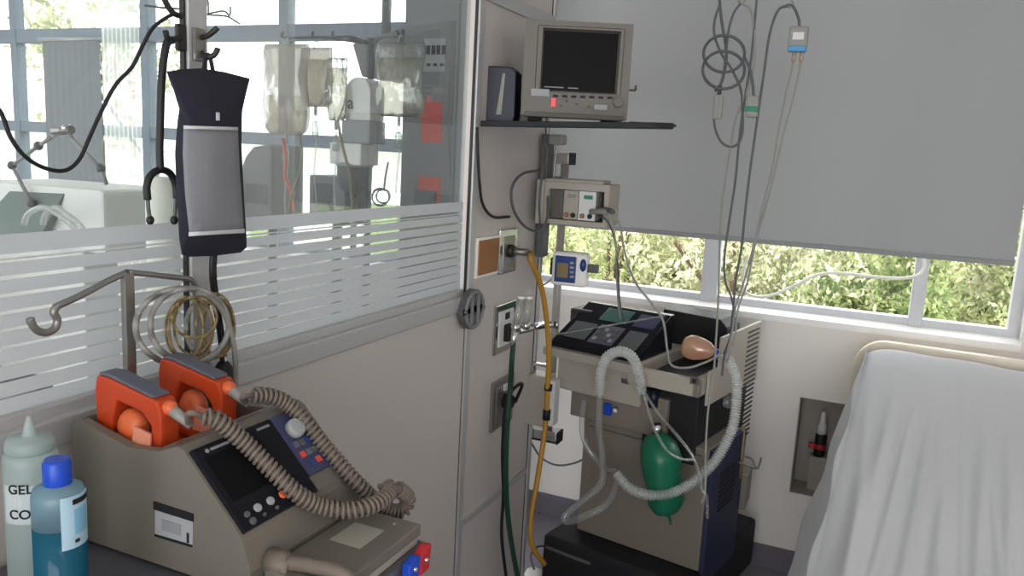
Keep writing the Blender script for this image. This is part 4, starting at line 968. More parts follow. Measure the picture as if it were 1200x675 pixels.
I2 = Matrix.Translation(q); zs = at(68, 568, Y=.58).z - ZT; zc1 = at(65, 537, Y=.58).z - ZT; zl = at(68, 612, Y=.58).z - ZT
b = nb(); lathe(b, [(rb2 * .9, .001), (rb2, .005), (rb2, zl)], I2, 28); obj('lower_bottle', b, M['bluefluid'], T)
b = nb(); lathe(b, [(rb2, zl), (rb2, zs - .012), (rb2 * .92, zs - .003), (rb2 * .6, zs), (rb2 * .5, zs + .003)], I2, 28); obj('upper_bottle', b, M['bluebottle'], T)
b = nb(); lathe(b, [(.0145, zs + .001), (.015, zs + .003), (.0148, zc1 - .004), (.0125, zc1)], I2, 24); obj('cap', b, M['blue'], T)
vw_ = Vector((-q.x, -q.y, 0)).normalized(); a1 = math.atan2(vw_.y, vw_.x)
zA, zB = at(80, 585, Y=.57).z - ZT, at(80, 645, Y=.57).z - ZT
b = nb(); curved(b, rb2, a1 + .05, a1 + 1.5, zB, zA, I2); l2 = obj('label', b, mat('pale blue label', 'a9c7d8', .6), T)
b = nb(); curved(b, rb2 + .0008, a1 + .5, a1 + 1.4, zA - .010, zA - .004, I2, 8); curved(b, rb2 + .0008, a1 + .55, a1 + .75, zB + .006, zB + .010, I2, 3); obj('label_print', b, M['ink'], l2)
b = nb(); curved(b, rb2 + .0008, a1 + .55, a1 + 1.2, zB + .016, zA - .016, I2, 8); obj('label_panel', b, mat('sky blue print', '7fb2cf', .6), l2)

# IV hook stand behind the defibrillator
XH = -.974
T = thing('hook_stand', 'flat grey two armed hook stand rising behind the defibrillator', 'hook stand', V(XH, at(152, 430, X=XH).y, ZT))
qt = at(149, 319, X=XH); 
b = nb(); box(b, XH - .005, XH + .005, qt.y - .0085, qt.y + .0085, ZT - .0, qt.z, bev=.002); obj('upright', b, M['steel'], T)
b = nb(); tube(b, [qt] + [at(x_, y_, X=XH + dx) for x_, y_, dx in ((125, 330, 0), (95, 346, .004), (64, 360, .006))], .005, 6); obj('arm', b, M['steel'], T)
b = nb(); tube(b, [at(x_, y_, X=XH + .006) for x_, y_ in ((66, 359), (63, 366), (67, 375), (64, 385), (54, 390), (43, 387), (37, 379), (35, 373))], .0052, 6); obj('hook', b, M['steel'], T)
b = nb(); tube(b, [qt, at(180, 322, X=XH), at(205, 325, X=XH), at(222, 327, X=XH), at(227, 333, X=XH), at(228, 342, X=XH), at(233, 348, X=XH + .004)], .0045, 6); obj('arm', b, M['steel'], T)
# coiled cables on the right arm
XC = -.955
def ring(cx_, cy_, rx_, ry_, X, ph=0, n=18): return [at(cx_ + rx_ * math.cos(ph + 2 * PI * i / n), cy_ + ry_ * math.sin(ph + 2 * PI * i / n), X=X + .006 * math.sin(3 * i)) for i in range(n)]
def ringobj(nm, m, r, par, *a):
    p = cr(ring(*a), 4, True); return obj(nm, sweep(nb(), p + [p[0]], r, 8), m, par)
T = thing('patient_cable', 'thick grey patient cable coiled over the right arm of the hook stand', 'cable', at(220, 425, X=XC))
ringobj('coil', M['cablegrey'], .0045, T, 214, 383, 55, 45, XC)
ringobj('coil', M['cablegrey'], .0045, T, 222, 381, 46, 43, XC + .008)
obj('drop', tube(nb(), [at(x_, y_, X=XC + .01) for x_, y_ in ((232, 343), (250, 352), (264, 370), (272, 395), (276, 425), (276, 458))], .0045), M['cablegrey'], T)
ringobj('coil', M['cablegrey'], .0038, T, 246, 384, 28, 36, XC - .006)
T = thing('patient_lead_set', 'bundle of thin tan leads coiled on the hook stand inside the thick cable', 'leads', at(225, 424, X=XC))
for (cx_, cy_, rx_, ry_, dx) in ((222, 386, 28, 38, .006), (226, 382, 22, 34, .011), (218, 384, 20, 36, .014), (252, 380, 22, 36, .004), (256, 384, 18, 34, .0), (228, 372, 26, 24, .016)):
    ringobj('lead_loop', M['cabletan'], .0021, T, cx_, cy_, rx_, ry_, XC + dx)

# pressure infuser bag on the post
XB = -.968
FBX = Frame(-.972, 1.0, 62)   # turned a little to the viewer
T = thing('coat_hook', 'dark metal double hook screwed to the right of the glass partition post', 'hook', at(238, 70, X=XP + .01))
hx = XP + .012
b = nb(); pl = at(234, 50, X=hx); box(b, XP + .006, XP + .014, pl.y - .011, pl.y + .011, pl.z - .028, pl.z + .022, bev=.004); obj('plate', b, M['steel'], T)
b = nb(); tube(b, [at(236, 44, X=hx), at(243, 42, X=hx + .015), at(250, 37, X=hx + .025), at(255, 32, X=hx + .03)], .0045, 6); obj('upper_prong', b, M['aludark'], T)
b = nb(); tube(b, [at(236, 62, X=hx), at(242, 67, X=hx + .012), at(250, 65, X=hx + .022), at(254, 60, X=hx + .026), at(255, 56, X=hx + .027)], .0045, 6); obj('lower_prong', b, M['aludark'], T)
T = thing('coat_hook', 'dark hook on the left edge of the partition post carrying the stethoscope', 'hook', at(200, 45, X=XP + .01))
b = nb(); tube(b, [at(213, 44, X=hx - .004), at(203, 46, X=hx + .002), at(196, 44, X=hx + .014), at(194, 37, X=hx + .018)], .0045, 6); obj('prong', b, M['aludark'], T)
b = nb(); pl = at(214, 44, X=hx); box(b, XP + .003, XP + .011, pl.y - .008, pl.y + .01, pl.z - .02, pl.z + .02, bev=.003); obj('plate', b, M['aludark'], T)
bag = thing('pressure_bag', 'navy pressure infuser bag with a grey mesh front hanging on the partition post', 'pressure bag', at(250, 300, X=XB))
outl = [(195, 84), (212, 81), (235, 80), (262, 84), (293, 92), (288, 112), (284, 130), (283, 170), (286, 230), (289, 280), (289, 290), (282, 296), (250, 300), (222, 301), (213, 298), (210, 280), (207, 230), (205, 180), (208, 140), (210, 128), (203, 105)]
def bagpt(px, py, off=0): return at(px, py, X=XB + off + .010 * math.cos((px - 248) / 48 * 1.4) + (.012 * (1 - abs(px - 248) / 48) * max(0, math.sin((py - 84) / 216 * PI))))
def puffy(outline, off0, off1, m, name, par, nsub=5):
    cxm = sum(p[0] for p in outline) / len(outline); cym = sum(p[1] for p in outline) / len(outline)
    b = nb(); n = len(outline); prev = None; c0 = b.verts.new(bagpt(cxm, cym, off1))
    for k_ in range(1, nsub + 1):
        s = k_ / nsub; rg = [b.verts.new(bagpt(cxm + (p[0] - cxm) * s, cym + (p[1] - cym) * s, off0 + (off1 - off0) * (1 - s ** 6))) for p in outline]
        for i in range(n):
            if prev is None: b.faces.new((c0, rg[i], rg[(i + 1) % n])).smooth = True
            else: b.faces.new((prev[i], rg[i], rg[(i + 1) % n], prev[(i + 1) % n])).smooth = True
        prev = rg
    bk = [b.verts.new(bagpt(p[0], p[1], off0 - .006)) for p in outline]
    for i in range(n): b.faces.new((prev[i], bk[i], bk[(i + 1) % n], prev[(i + 1) % n])).smooth = True
    b.faces.new(bk[::-1])
    return obj(name, b, m, par)
def dens(o, k=4): return [(a[0] + (b_[0] - a[0]) * i / k, a[1] + (b_[1] - a[1]) * i / k) for a, b_ in zip(o, o[1:] + o[:1]) for i in range(k)]
pouch = puffy(dens(outl), .004, .018, M['navy'], 'pouch', bag)
mo = [(215, 150), (279, 152), (281, 200), (286, 270), (222, 274), (217, 230), (214, 180)]
puffy(dens(mo), .019, .0215, M['mesh'], 'mesh_pocket', bag)
for pts in ([(215, 147), (279, 149), (279, 153), (215, 151)], [(221, 272), (287, 268), (287, 273), (221, 277)]): puffy(dens(pts, 6), .0215, .0235, M['ribbon'], 'ribbon_trim', bag, 2)
obj('buckle_mark', box(nb(), 0, .002, 0, .006, 0, .012, Matrix.Translation(bagpt(253, 141, .0185))), M['ribbon'], bag)
obj('hanging_loop', tube(nb(), [bagpt(238, 86, .004), at(242, 66, X=hx + .012), at(246, 67, X=hx + .017), bagpt(250, 86, .006)], .0035, 8), M['navy'], bag)
for (x_, dx) in ((252, 0), (249, .006)):
    obj('inflation_tube', tube(nb(), [at(x_, 296, X=XB + .004 + dx), at(x_ - 1, 320, X=XB + .004 + dx), at(x_ + 2, 350, X=XB + dx - .006), at(x_ + 8, 390, X=XB - .012 + dx), at(x_ + 12, 425, X=XB - .012 + dx)], .004), M['cableblk'], bag)
q = at(262, 445, X=XB - .01); b = nb(); lathe(b, [(.006, .034), (.010, .03), (.016, .02), (.0175, 0), (.015, -.02), (.007, -.03)], Matrix.Translation(q), 18); obj('squeeze_bulb', b, M['cableblk'], bag)
b = nb(); bar(b, q + V(0, 0, .028), q + V(0, 0, .042), .007); obj('valve', b, M['chrome'], bag)
# stethoscope on the left hook
T = thing('stethoscope', 'black stethoscope hanging beside the partition post', 'stethoscope', at(187, 236, X=XP + .02))
xs_ = XP + .022
obj('tubing', tube(nb(), [at(x_, y_, X=xs_) for x_, y_ in ((202, 47), (196, 50), (192, 68), (189, 100), (188, 140), (187, 175), (188, 200))], .0058, 8, 10), M['cableblk'], T)
obj('yoke', tube(nb(), [at(x_, y_, X=xs_) for x_, y_ in ((173, 234), (172, 218), (177, 205), (188, 199), (199, 203), (205, 215), (207, 232))], .0055, 8, 10), M['cableblk'], T)
for sgn, pts in ((1, ((173, 232), (174, 246), (176, 258))), (-1, ((206, 230), (205, 246), (204, 258)))):
    o = obj('binaural_tube', tube(nb(), [at(x_, y_, X=xs_) for x_, y_ in pts], .003), M['cabledark'], T)
    obj('ear_tip', ell(nb(), at(*pts[-1], X=xs_), .006, .006, .007), M['cableblk'], o)
cable('loose_cable', 'thin black cable swagging across the upper left glass', 'cable', [at(x_, y_, X=XP + .02) for x_, y_ in ((-20, 112), (0, 130), (12, 160), (28, 182), (50, 196), (75, 200), (92, 188), (104, 163), (118, 132), (135, 100), (155, 78), (168, 52), (180, 32), (200, 18), (211, 18))], .0028, M['cableblk'])
T = thing('wire_rack', 'thin wire hanger sticking out from behind the post top', 'wire hanger', at(240, 20, X=XP - .06))
b = nb()
for pts in (((168, 6), (190, 9), (214, 11), (240, 17), (265, 19), (276, 25), (281, 28)), ((243, -5), (244, 8), (244, 16)), ((244, 16), (262, 13), (269, 18), (270, 8))): tube(b, [at(x_, y_, X=XP - .06) for x_, y_ in pts], .0017, 6, 6)
obj('wire', b, M['steel'], T)
b = nb(); tube(b, [at(x_, y_, X=XP + .016) for x_, y_ in ((190, -8), (196, 6), (204, 16), (213, 19))], .0045, 6); obj('hooked_strap', b, M['aludark'], T)

# ------------------------------------------------------------------ beyond the glass
YI = 2.35
def ivbag(label, px0, py0, px1, py1, Y, m, fluidtop=None, group='infusion bags beyond the glass', fm='fluid'):
    a, c_ = at(px0, py0, Y=Y), at(px1, py1, Y=Y); cx_ = (a.x + c_.x) / 2; hw = (c_.x - a.x) / 2; z0, z1 = c_.z, a.z
    T = thing('infusion_bag', label, 'infusion bag', V(cx_, Y, z0), group)
    def shell(zlo, zhi, g, m_, nm):
        b = nb(); n = 14; rows = []
        for j in range(n + 1):
            t_ = j / n; z = zlo + (zhi - zlo) * t_; tt = (z - z0) / (z1 - z0)
            wx = hw * g * (1 - .30 * max(0, (.10 - tt) / .10) ** 2 - .05 * math.sin(9 * tt + px0) - .08 * max(0, (tt - .93) / .07) ** 2); th = .028 * g * max(.08, math.sin(PI * min(1, max(0, .06 + .9 * tt)))) * (1.1 - .5 * tt)
            rows.append([b.verts.new(V(cx_ + wx * math.cos(2 * PI * k / 24) + .004 * math.sin(7 * tt + k), Y + (th + .006 * math.sin(11 * tt + 2.3 * k) + .004 * math.sin(23 * tt - 3.1 * k + px0)) * math.copysign(abs(math.sin(2 * PI * k / 24)) ** .8, math.sin(2 * PI * k / 24)), z)) for k in range(24)])
        for r0, r1 in zip(rows, rows[1:]):
            for k in range(24): b.faces.new((r0[k], r0[(k + 1) % 24], r1[(k + 1) % 24], r1[k])).smooth = True
        b.faces.new(rows[0][::-1]); b.faces.new(rows[-1]); return obj(nm, b, m_, T)
    shell(z0, z1, 1.0, m, 'pouch')
    if fluidtop: shell(z0 + .006, at((px0 + px1) / 2, fluidtop, Y=Y).z, .9, M[fm], 'fluid')
    b = nb(); bar(b, V(cx_, Y, z0 - .03), V(cx_, Y, z0 + .004), .006); obj('port', b, M['labelg'], T)
    b = nb(); tube(b, [V(cx_, Y, z0 - .03), V(cx_ + .004, Y, z0 - .12), V(cx_ - .004, Y, z0 - .24), V(cx_ + .012, Y, z0 - .36)], .003, 6); obj('drip_line', b, M['plastic'], T)
    b = nb(); lathe(b, [(.004, -.03), (.011, -.025), (.011, .02), (.005, .026)], Matrix.Translation(V(cx_, Y, z0 - .075)), 12); obj('drip_chamber', b, M['plastic'], T)
    b = nb(); tube(b, [V(cx_ - .012, Y, z1 - .004), V(cx_ - .006, Y, z1 + .02), V(cx_ + .006, Y, z1 + .02), V(cx_ + .012, Y, z1 - .004)], .003, 6); obj('hanger', b, M['plastic'], T)
    return T
ivbag('clear infusion bag half full of yellowish fluid, rightmost behind the glass', 443, 50, 495, 138, YI, M['plastic'], 68)
ivbag('large milky plastic wrapped bag, leftmost behind the glass', 310, 52, 361, 160, YI - .03, M['plasticm'], 112, fm='fluid')
ivbag('grey brown bag half hidden behind the large milky one', 352, 56, 389, 126, YI + .06, M['plasticm'], 70)
ivbag('narrow clear bag between the milky bags and the white round pump', 384, 68, 405, 142, YI, M['plastic'], 80)
# iv stand with hooks
q = at(432, 200, Y=YI + .1); zt2 = at(395, 52, Y=YI + .1).z
T = thing('infusion_stand', 'grey infusion stand with top hooks behind the glass', 'infusion stand', V(q.x, YI + .1, 0))
obj('pole', bar(nb(), V(q.x, YI + .1, .05), V(q.x, YI + .1, zt2 + .02), .012, 14), M['cabledark'], T)
b = nb()
for px in (336, 371, 394, 468): e = at(px, 46, Y=YI + .02); tube(b, [V(q.x, YI + .1, zt2), V((q.x + e.x) / 2, YI + .05, zt2 + .015), V(e.x, YI + .01, zt2 + .012), V(e.x, YI, zt2 + .03)], .005, 6)
obj('hook_arm', b, M['cabledark'], T)
for k_ in range(5):
    a_ = 2 * PI * k_ / 5; o = obj('base_leg', bar(nb(), V(q.x, YI + .1, .07), V(q.x + .28 * math.cos(a_), YI + .1 + .28 * math.sin(a_), .05), .012), M['steel'], T)
# white pump with the letter a
PFm = Frame(at(415, 150, Y=YI + .02).x, YI + .02, 0)
def eb(x0_, y0_, x1_, y1_, y=0): return PFm.ext(x0_, y0_, x1_, y1_, y)
T = thing('infusion_pump', 'white pump with a round top and the letter a clamped on the infusion stand', 'pump', PFm.p(410, 195))
x0, x1, z0, z1 = eb(404, 90, 434, 141)
b = nb(); prism(b, [PFm.w(x0, 0, z0), PFm.w(x1, 0, z0)] + [PFm.w((x0 + x1) / 2 + (x1 - x0) / 2 * math.cos(a * PI / 14), 0, z1 - (x1 - x0) / 2 + (x1 - x0) / 2 * math.sin(a * PI / 14)) for a in range(15)], V(0, .09, 0), .006); hd = obj('round_head', b, M['white'], T)
x0b, x1b, z0b, z1b = eb(402, 142, 435, 168); obj('middle_case', box(nb(), x0b, x1b, -.01, .09, z0b, z0, PFm.M, .006), M['labelg'], T)
x0c, x1c, z0c, z1c = eb(388, 168, 425, 193); obj('lower_case', box(nb(), x0c, x1c, -.01, .1, z0c, z0b - .001, PFm.M, .006), M['white'], T)
q = PFm.p(407, 127, -.003); text('lettering', 'a', .062, quadM(q, V(1, 0, 0), V(0, 0, 1)), M['ink'], hd)
T = thing('suction_jar', 'dark domed jar on the stand below the white pump', 'jar', PFm.p(406, 245))
qa, qb = PFm.p(406, 193, .0), PFm.p(406, 228, .0); b = nb(); hj = qa.z - qb.z
lathe(b, [(.02, 0), (.05, .02), (.062, hj * .5), (.062, hj - .004), (.058, hj)], Matrix.Translation(V(qa.x, qa.y + .05, qb.z)), 24); obj('bowl', b, M['cabledark'], T)
b = nb(); lathe(b, [(.066, 0), (.066, .012), (.05, .018)], Matrix.Translation(V(qa.x, qa.y + .05, qa.z - .006)), 24); obj('lid', b, M['labelg'], T)
b = nb(); bar(b, V(qa.x, qa.y + .05, qb.z - .22), V(qa.x, qa.y + .05, qb.z + .01), .012); obj('stem', b, M['steel'], T)
cable('infusion_line', 'red infusion line hanging below the milky bag behind the glass', 'tube', [at(x_, y_, Y=YI - .05) for x_, y_ in ((331, 162), (335, 185), (334, 205), (341, 225), (345, 248))], .006, M['redsticker'])
cable('infusion_line', 'tan infusion line bending below the milky bag behind the glass', 'tube', [at(x_, y_, Y=YI - .06) for x_, y_ in ((352, 160), (353, 190), (348, 212), (341, 230), (338, 250))], .004, M['cabletan'])
cable('infusion_line', 'pale line dropping in front of the dark jar behind the glass', 'tube', [at(x_, y_, Y=YI - .07) for x_, y_ in ((396, 142), (400, 165), (405, 185), (410, 205), (412, 228), (414, 250))], .005, M['cabletan'])
T = thing('coiled_cable', 'small dark coil of cable hanging under the clear infusion bag', 'cable', at(447, 243, Y=YI))
for (cx_, cy_, r_) in ((446, 231, 10), (449, 230, 8)):
    p = cr([at(cx_ + r_ * math.cos(2 * PI * i / 12), cy_ + r_ * math.sin(2 * PI * i / 12), Y=YI + .004 * (i % 3)) for i in range(12)], 3, True); obj('loop', sweep(nb(), p + [p[0]], .0035, 6), M['cableblk'], T)
obj('tail', tube(nb(), [at(x_, y_, Y=YI) for x_, y_ in ((455, 190), (452, 205), (450, 222))], .0035), M['cableblk'], T)
def graybox(name, label, cat, px0, py0, px1, py1, Y, dep, m, zlow=None):
    Fm = Frame(at((px0 + px1) / 2, (py0 + py1) / 2, Y=Y).x, Y, 0); x0, x1, z0, z1 = Fm.ext(px0, py0, px1, py1)
    if zlow is not None: z0 = zlow
    T = thing(name, label, cat, Fm.w((x0 + x1) / 2, dep / 2, z0)); return T, Fm, x0, x1, z0, z1
T, Fm, x0, x1, z0, z1 = graybox('syringe_pump', 'grey pump box below the milky bag behind the glass', 'pump', 362, 206, 404, 262, YI + .12, .15, M['cabinet'])
b = nb(); prism(b, [Fm.w(x0, 0, z0), Fm.w(x1, 0, z0), Fm.w(x1, 0, z1 - .05), Fm.w(x1 - .05, 0, z1), Fm.w(x0, 0, z1)], V(0, .14, 0), .008); obj('case', b, M['cabinet'], T)
obj('display', box(nb(), x0 + .02, x1 - .06, -.004, .004, z1 - .10, z1 - .03, Fm.M, .003), M['cabledark'], T)
obj('stand_leg', bar(nb(), Fm.w((x0 + x1) / 2, .07, 0), Fm.w((x0 + x1) / 2, .07, z0 + .01), .02), M['steel'], T)
T, Fm, x0, x1, z0, z1 = graybox('side_monitor', 'grey curved monitor back just right of the pressure bag behind the glass', 'monitor', 283, 166, 318, 262, YI + .2, .2, M['cabinet'])
b = nb(); prism(b, [Fm.w(x0, 0, z0), Fm.w(x1, 0, z0), Fm.w(x1, 0, z1 - .005), Fm.w(x0 + .06, 0, z1 - .02), Fm.w(x0 + .02, 0, z1 - .06), Fm.w(x0, 0, z1 - .1)], V(0, .2, 0), .01); obj('case', b, M['cabinet'], T)
obj('vent_grille', box(nb(), x0 + .02, x1 - .02, -.003, .003, z0 + .08, z0 + .16, Fm.M), M['cabledark'], T)
obj('stand_leg', bar(nb(), Fm.w((x0 + x1) / 2, .1, 0), Fm.w((x0 + x1) / 2, .1, z0 + .01), .02), M['steel'], T)
# grey hood-like lamp above the pump
T, Fm, x0, x1, z0, z1 = graybox('ceiling_monitor', 'grey wedge shaped unit hanging above the white pump behind the glass', 'monitor', 412, 42, 470, 96, YI + .5, .2, M['cabinet'])
b = nb(); prism(b, [Fm.w(x0, 0, z1 - .03), Fm.w(x0 + .05, 0, z0 + .02), Fm.w(x1, 0, z0), Fm.w(x1, 0, z1 + .03)], V(0, .15, 0), .008); obj('case', b, M['cabinet'], T)
obj('ceiling_rod', bar(nb(), Fm.w((x0 + x1) / 2, .07, z1 - .01), Fm.w((x0 + x1) / 2, .07, ZC), .02), M['cabinet'], T)
# tall grey cabinet with red stickers
CFm = Frame(-1.6, 2.72, 0)
cx0_ = CFm.l(472, 130)[0]; cx1_ = .26
T = thing('tall_cabinet', 'tall grey cabinet with red stickers behind the right end of the glass', 'cabinet', CFm.w((cx0_ + cx1_) / 2, .18, 0))
obj('case', box(nb(), cx0_, cx1_, 0, .36, .05, 2.35, CFm.M, .006), M['cabinet'], T)
obj('door', box(nb(), cx0_ + .01, cx1_ - .01, -.018, -.001, .1, 2.32, CFm.M, .004), M['cabinet'], T)
obj('plinth', box(nb(), cx0_ + .02, cx1_ - .02, .02, .34, 0, .05, CFm.M), M['black'], T)
for (a, c_, e, f, m, nm) in ((494, 120, 518, 143, 'redsticker', 'sticker'), (494, 143.5, 518, 167, 'redsticker', 'sticker'), (490, 207, 516, 238, 'redsticker', 'sticker'), (487, 223, 512, 239, 'cabledark', 'label_holder')):
    x0, x1, z0, z1 = CFm.ext(a, c_, e, f, -.018); d_ = .028 if nm == 'label_holder' else .0195; obj(nm, box(nb(), x0, x1, -d_, -.0175, z0, z1, CFm.M), M[m], T)
x0, x1, z0, z1 = CFm.ext(497, 45, 522, 84, -.018); nt = obj('notice', box(nb(), x0, x1, -.0195, -.0175, z0, z1, CFm.M), M['labelg'], T)
b = nb()
for i in range(4): box(b, x0 + .01 + i * .022, x0 + .026 + i * .022, -.0205, -.019, z0 + .062, z0 + .095, CFm.M)
for i in range(3): box(b, x0 + .014 + i * .028, x0 + .03 + i * .028, -.0205, -.019, z0 + .02, z0 + .03, CFm.M)
obj('notice_print', b, M['ink'], nt)

# white machine at the far left
WFm = Frame(at(60, 240, Y=1.75).x, 1.75, 6)
x0, x1, z0, z1 = WFm.ext(-30, 217, 122, 290)
T = thing('white_ventilator', 'white machine with a slanted dark screen at the far left behind the glass', 'ventilator', WFm.w((x0 + x1) / 2, .2, 0))
sc0 = WFm.l(75, 222)[0]
b = nb(); prism(b, [WFm.w(sc0, 0, z0), WFm.w(x1, 0, z0), WFm.w(x1, 0, z1 - .006), WFm.w(x1 - .02, 0, z1), WFm.w(x0, 0, z1), WFm.w(x0, 0, z0)], WFm.ey * .32, .012); obj('case', b, M['white'], T)
a0_, b0_ = WFm.l(-25, 280), WFm.l(60, 280); a1_, b1_ = WFm.l(12, 224), WFm.l(76, 227)
b = nb(); prism(b, [WFm.w(a0_[0], -.05, a0_[1]), WFm.w(b0_[0], -.05, b0_[1]), WFm.w(b1_[0], -.004, b1_[1]), WFm.w(a1_[0], -.004, a1_[1])], WFm.ey * .03, .003); obj('screen', b, mat('greenish grey screen', '66726e', .3, var=.2, scale=6), T)
obj('stand_column', box(nb(), (x0 + x1) / 2 - .08, (x0 + x1) / 2 + .08, .1, .25, .05, z0 + .01, WFm.M, .01), M['white'], T)
obj('foot', box(nb(), x0 + .06, x1 - .06, 0, .36, .0, .055, WFm.M, .015), M['cabinet'], T)
for i in range(2):
    obj('breathing_hose', corrugated(nb(), [at(px, py, Y=y) for px, py, y in [(28 + i * 22, 262, 1.66), (34 + i * 20, 250, 1.64), (50 + i * 16, 243, 1.62), (66 + i * 10, 250, 1.62), (82 + i * 10, 262, 1.62), (92 + i * 10, 275, 1.62)]], .008, .01, .12), M['hosewhite'], T)
T = thing('support_arm', 'thin jointed support arm standing over the white machine', 'arm', at(35, 240, Y=1.69))
J = [at(x_, y_, Y=1.72) for x_, y_ in ((37, 238), (14, 194), (45, 171), (62, 160), (78, 150), (84, 162), (118, 197), (125, 216))]
b = nb(); [bar(b, a, c_, .006) for a, c_ in zip(J, J[1:])]; obj('rod', b, M['cablegrey'], T)
for k_ in (0, 1, 2, 4, 6): obj('joint', ell(nb(), J[k_], .014, .014, .014), M['cabledark'] if k_ != 4 else M['chrome'], T)
b = nb(); bar(b, at(63, 154, Y=1.72), at(84, 152, Y=1.72), .013); obj('clamp_head', b, M['steel'], T)
# pale cylinder right behind the stethoscope
T = thing('oxygen_cylinder', 'pale cylinder with a domed top behind the stethoscope', 'cylinder', V(at(190, 230, Y=1.55).x, 1.55, 0))
q = at(190, 207, Y=1.55); rcy = (at(205, 230, Y=1.55).x - at(176, 230, Y=1.55).x) / 2 * .95
b = nb(); lathe(b, [(rcy, 0), (rcy, q.z - .05), (rcy * .9, q.z - .025), (rcy * .6, q.z - .006), (.012, q.z)], Matrix.Translation(V(q.x, 1.55, 0)), 28); obj('body', b, mat('pale cream paint', 'eeebe0', .5), T)
obj('foot_ring', lathe(nb(), [(rcy * 1.06, 0), (rcy * 1.06, .03), (rcy * 1.01, .034)], Matrix.Translation(V(q.x, 1.55, 0)), 28), M['cabinet'], T)
# sheets hung at the far windows in place of glare and a reflection
def hung_sheet(name, label, px0, px1, Y, z0, z1, m, amp=.014):
    xa, xb = at(px0, 150, Y=Y).x, at(px1, 150, Y=Y).x; b = nb(); n = 60; c0 = []; c1_ = []
    for i in range(n + 1):
        x = xa + (xb - xa) * i / n; y = Y + amp * math.sin(i * .9); c0.append(b.verts.new(V(x, y, z0))); c1_.append(b.verts.new(V(x, y, z1)))
    for i in range(n): b.faces.new((c0[i], c0[i + 1], c1_[i + 1], c1_[i])).smooth = True
    T = thing(name, label, 'standin', V((xa + xb) / 2, Y, z0)); obj('fabric', b, m, T)
    obj('rod', bar(nb(), V(xa - .03, Y, z1 + .008), V(xb + .03, Y, z1 + .008), .01), M['alu'], T)
hung_sheet('standin', 'bright white sheer curtain added for the white glare left of the stethoscope', 122, 166, 3.08, .6, 2.45, M['sheer'], .005)  # sheer sheet added so this band goes glaring white
hung_sheet('standin', 'grey curtain panel for the hazy reflection above the white machine', 54, 120, 3.1, .9, 2.02, M['standin'], .0015)  # grey tone of a reflection on the glass, put into a hung sheet

# white power adapter on the floor
q = at(626, 668, Z=.05)
T = thing('plug_block', 'white plug block lying on the floor beside the ventilator base', 'plug block', V(q.x, q.y, 0))
b = nb(); lathe(b, [(.035, 0), (.036, .03), (.03, .045), (.012, .05)], Matrix.Translation(V(q.x, q.y, .001)), 20); obj('block', b, M['white'], T)
b = nb(); q2 = at(650, 672, Z=.02); ell(b, V(q2.x, q2.y, .022), .035, .025, .021); obj('rounded_plug', b, M['labelw'], T)
obj('lead', tube(nb(), [V(q.x, q.y, .05), at(622, 650, Z=.06), at(632, 640, Z=.05), at(645, 645, Z=.03), V(q2.x, q2.y, .03)], .004), M['cabledark'], T)

# ------------------------------------------------------------------ outside
GZ = -2.2
g = nb(); box(g, -40, 40, WY + .4, 45, GZ - .2, GZ)
go = obj('ground_outside', g, M['soil']); go['kind'] = 'structure'
def leafq(b, p, s, rg):
    d = Vector((rg.gauss(0, 1), rg.gauss(0, 1), rg.gauss(0, .6))).normalized(); u = d.orthogonal().normalized()
    u = (Matrix.Rotation(rg.uniform(0, 6.28), 3, d) @ u); w_ = s * .42; c_ = d.cross(u)
    v = [b.verts.new(p), b.verts.new(p + u * s * .5 + c_ * w_ * .5 + d * s * .06), b.verts.new(p + u * s), b.verts.new(p + u * s * .5 - c_ * w_ * .5 + d * s * .06)]
    b.faces.new(v)
def tree(name, label, x, y, zc, rx, ry, rz, n, ls, lm, seed, group='trees outside the window', cat='tree'):
    rg = random.Random(seed); T = thing(name, label, cat, V(x, y, GZ), group)
    b = nb(); cl = [(Vector((rg.gauss(0, .5) * rx, rg.gauss(0, .5) * ry, rg.gauss(0, .5) * rz)), rg.uniform(.25, .5)) for _ in range(26)]
    for i in range(n):
        c_, rr_ = rg.choice(cl); d = Vector((rg.gauss(0, 1), rg.gauss(0, 1), rg.gauss(0, 1))).normalized() * rr_ * rg.uniform(.6, 1.05)
        leafq(b, V(x, y, zc) + c_ + Vector((d.x * rx, d.y * ry, d.z * rz)) * .9, ls * rg.uniform(.6, 1.3), rg)
    obj('foliage', b, lm, T)
    b = nb(); tube(b, [V(x, y, GZ), V(x + .08, y, (GZ + zc) / 2), V(x, y, zc)], .07, 4)
    for (c_, rr_) in cl[:9]: bar(b, V(x, y, zc - rz * .3), V(x, y, zc) + c_ * .9, .02, 6)
    obj('trunk', b, M['bark'], T)
TR = [(-2.0, 6.6, .55, 1.0, .9, 1.3, 0), (-.9, 6.9, .5, .9, .8, 1.25, 2), (.0, 6.6, .45, .8, .8, 1.2, 1), (.95, 7.0, .45, .9, .9, 1.3, 0), (-1.5, 8.6, .4, 1.3, .9, 1.5, 1), (.2, 8.8, .4, 1.3, .9, 1.5, 2), (1.8, 8.4, .5, 1.2, .9, 1.5, 1), (-3.4, 9.0, .5, 1.3, 1.0, 1.4, 2), (2.6, 7.2, .5, 1.0, .9, 1.4, 0)]
TL = ['yellow green shrub outside behind the blue faced device', 'pale olive shrub outside left of the wide white mullion', 'mid green shrub outside right of the wide white mullion', 'bright yellow green shrub outside right of the narrow mullion', 'mid green tree farther back left of the wide mullion', 'pale olive tree farther back in the middle of the window', 'mid green tree farther back at the right window edge', 'pale olive tree far left beyond the module rack', 'yellow green shrub just past the right window jamb']
for i, (x, y, zc, rx, ry, rz, lm) in enumerate(TR): tree('shrub' if y < 8 else 'leafy_tree', TL[i], x, y, zc, rx, ry, rz, 13000, .062 if y < 8 else .085, LEAF[lm], 40 + i)
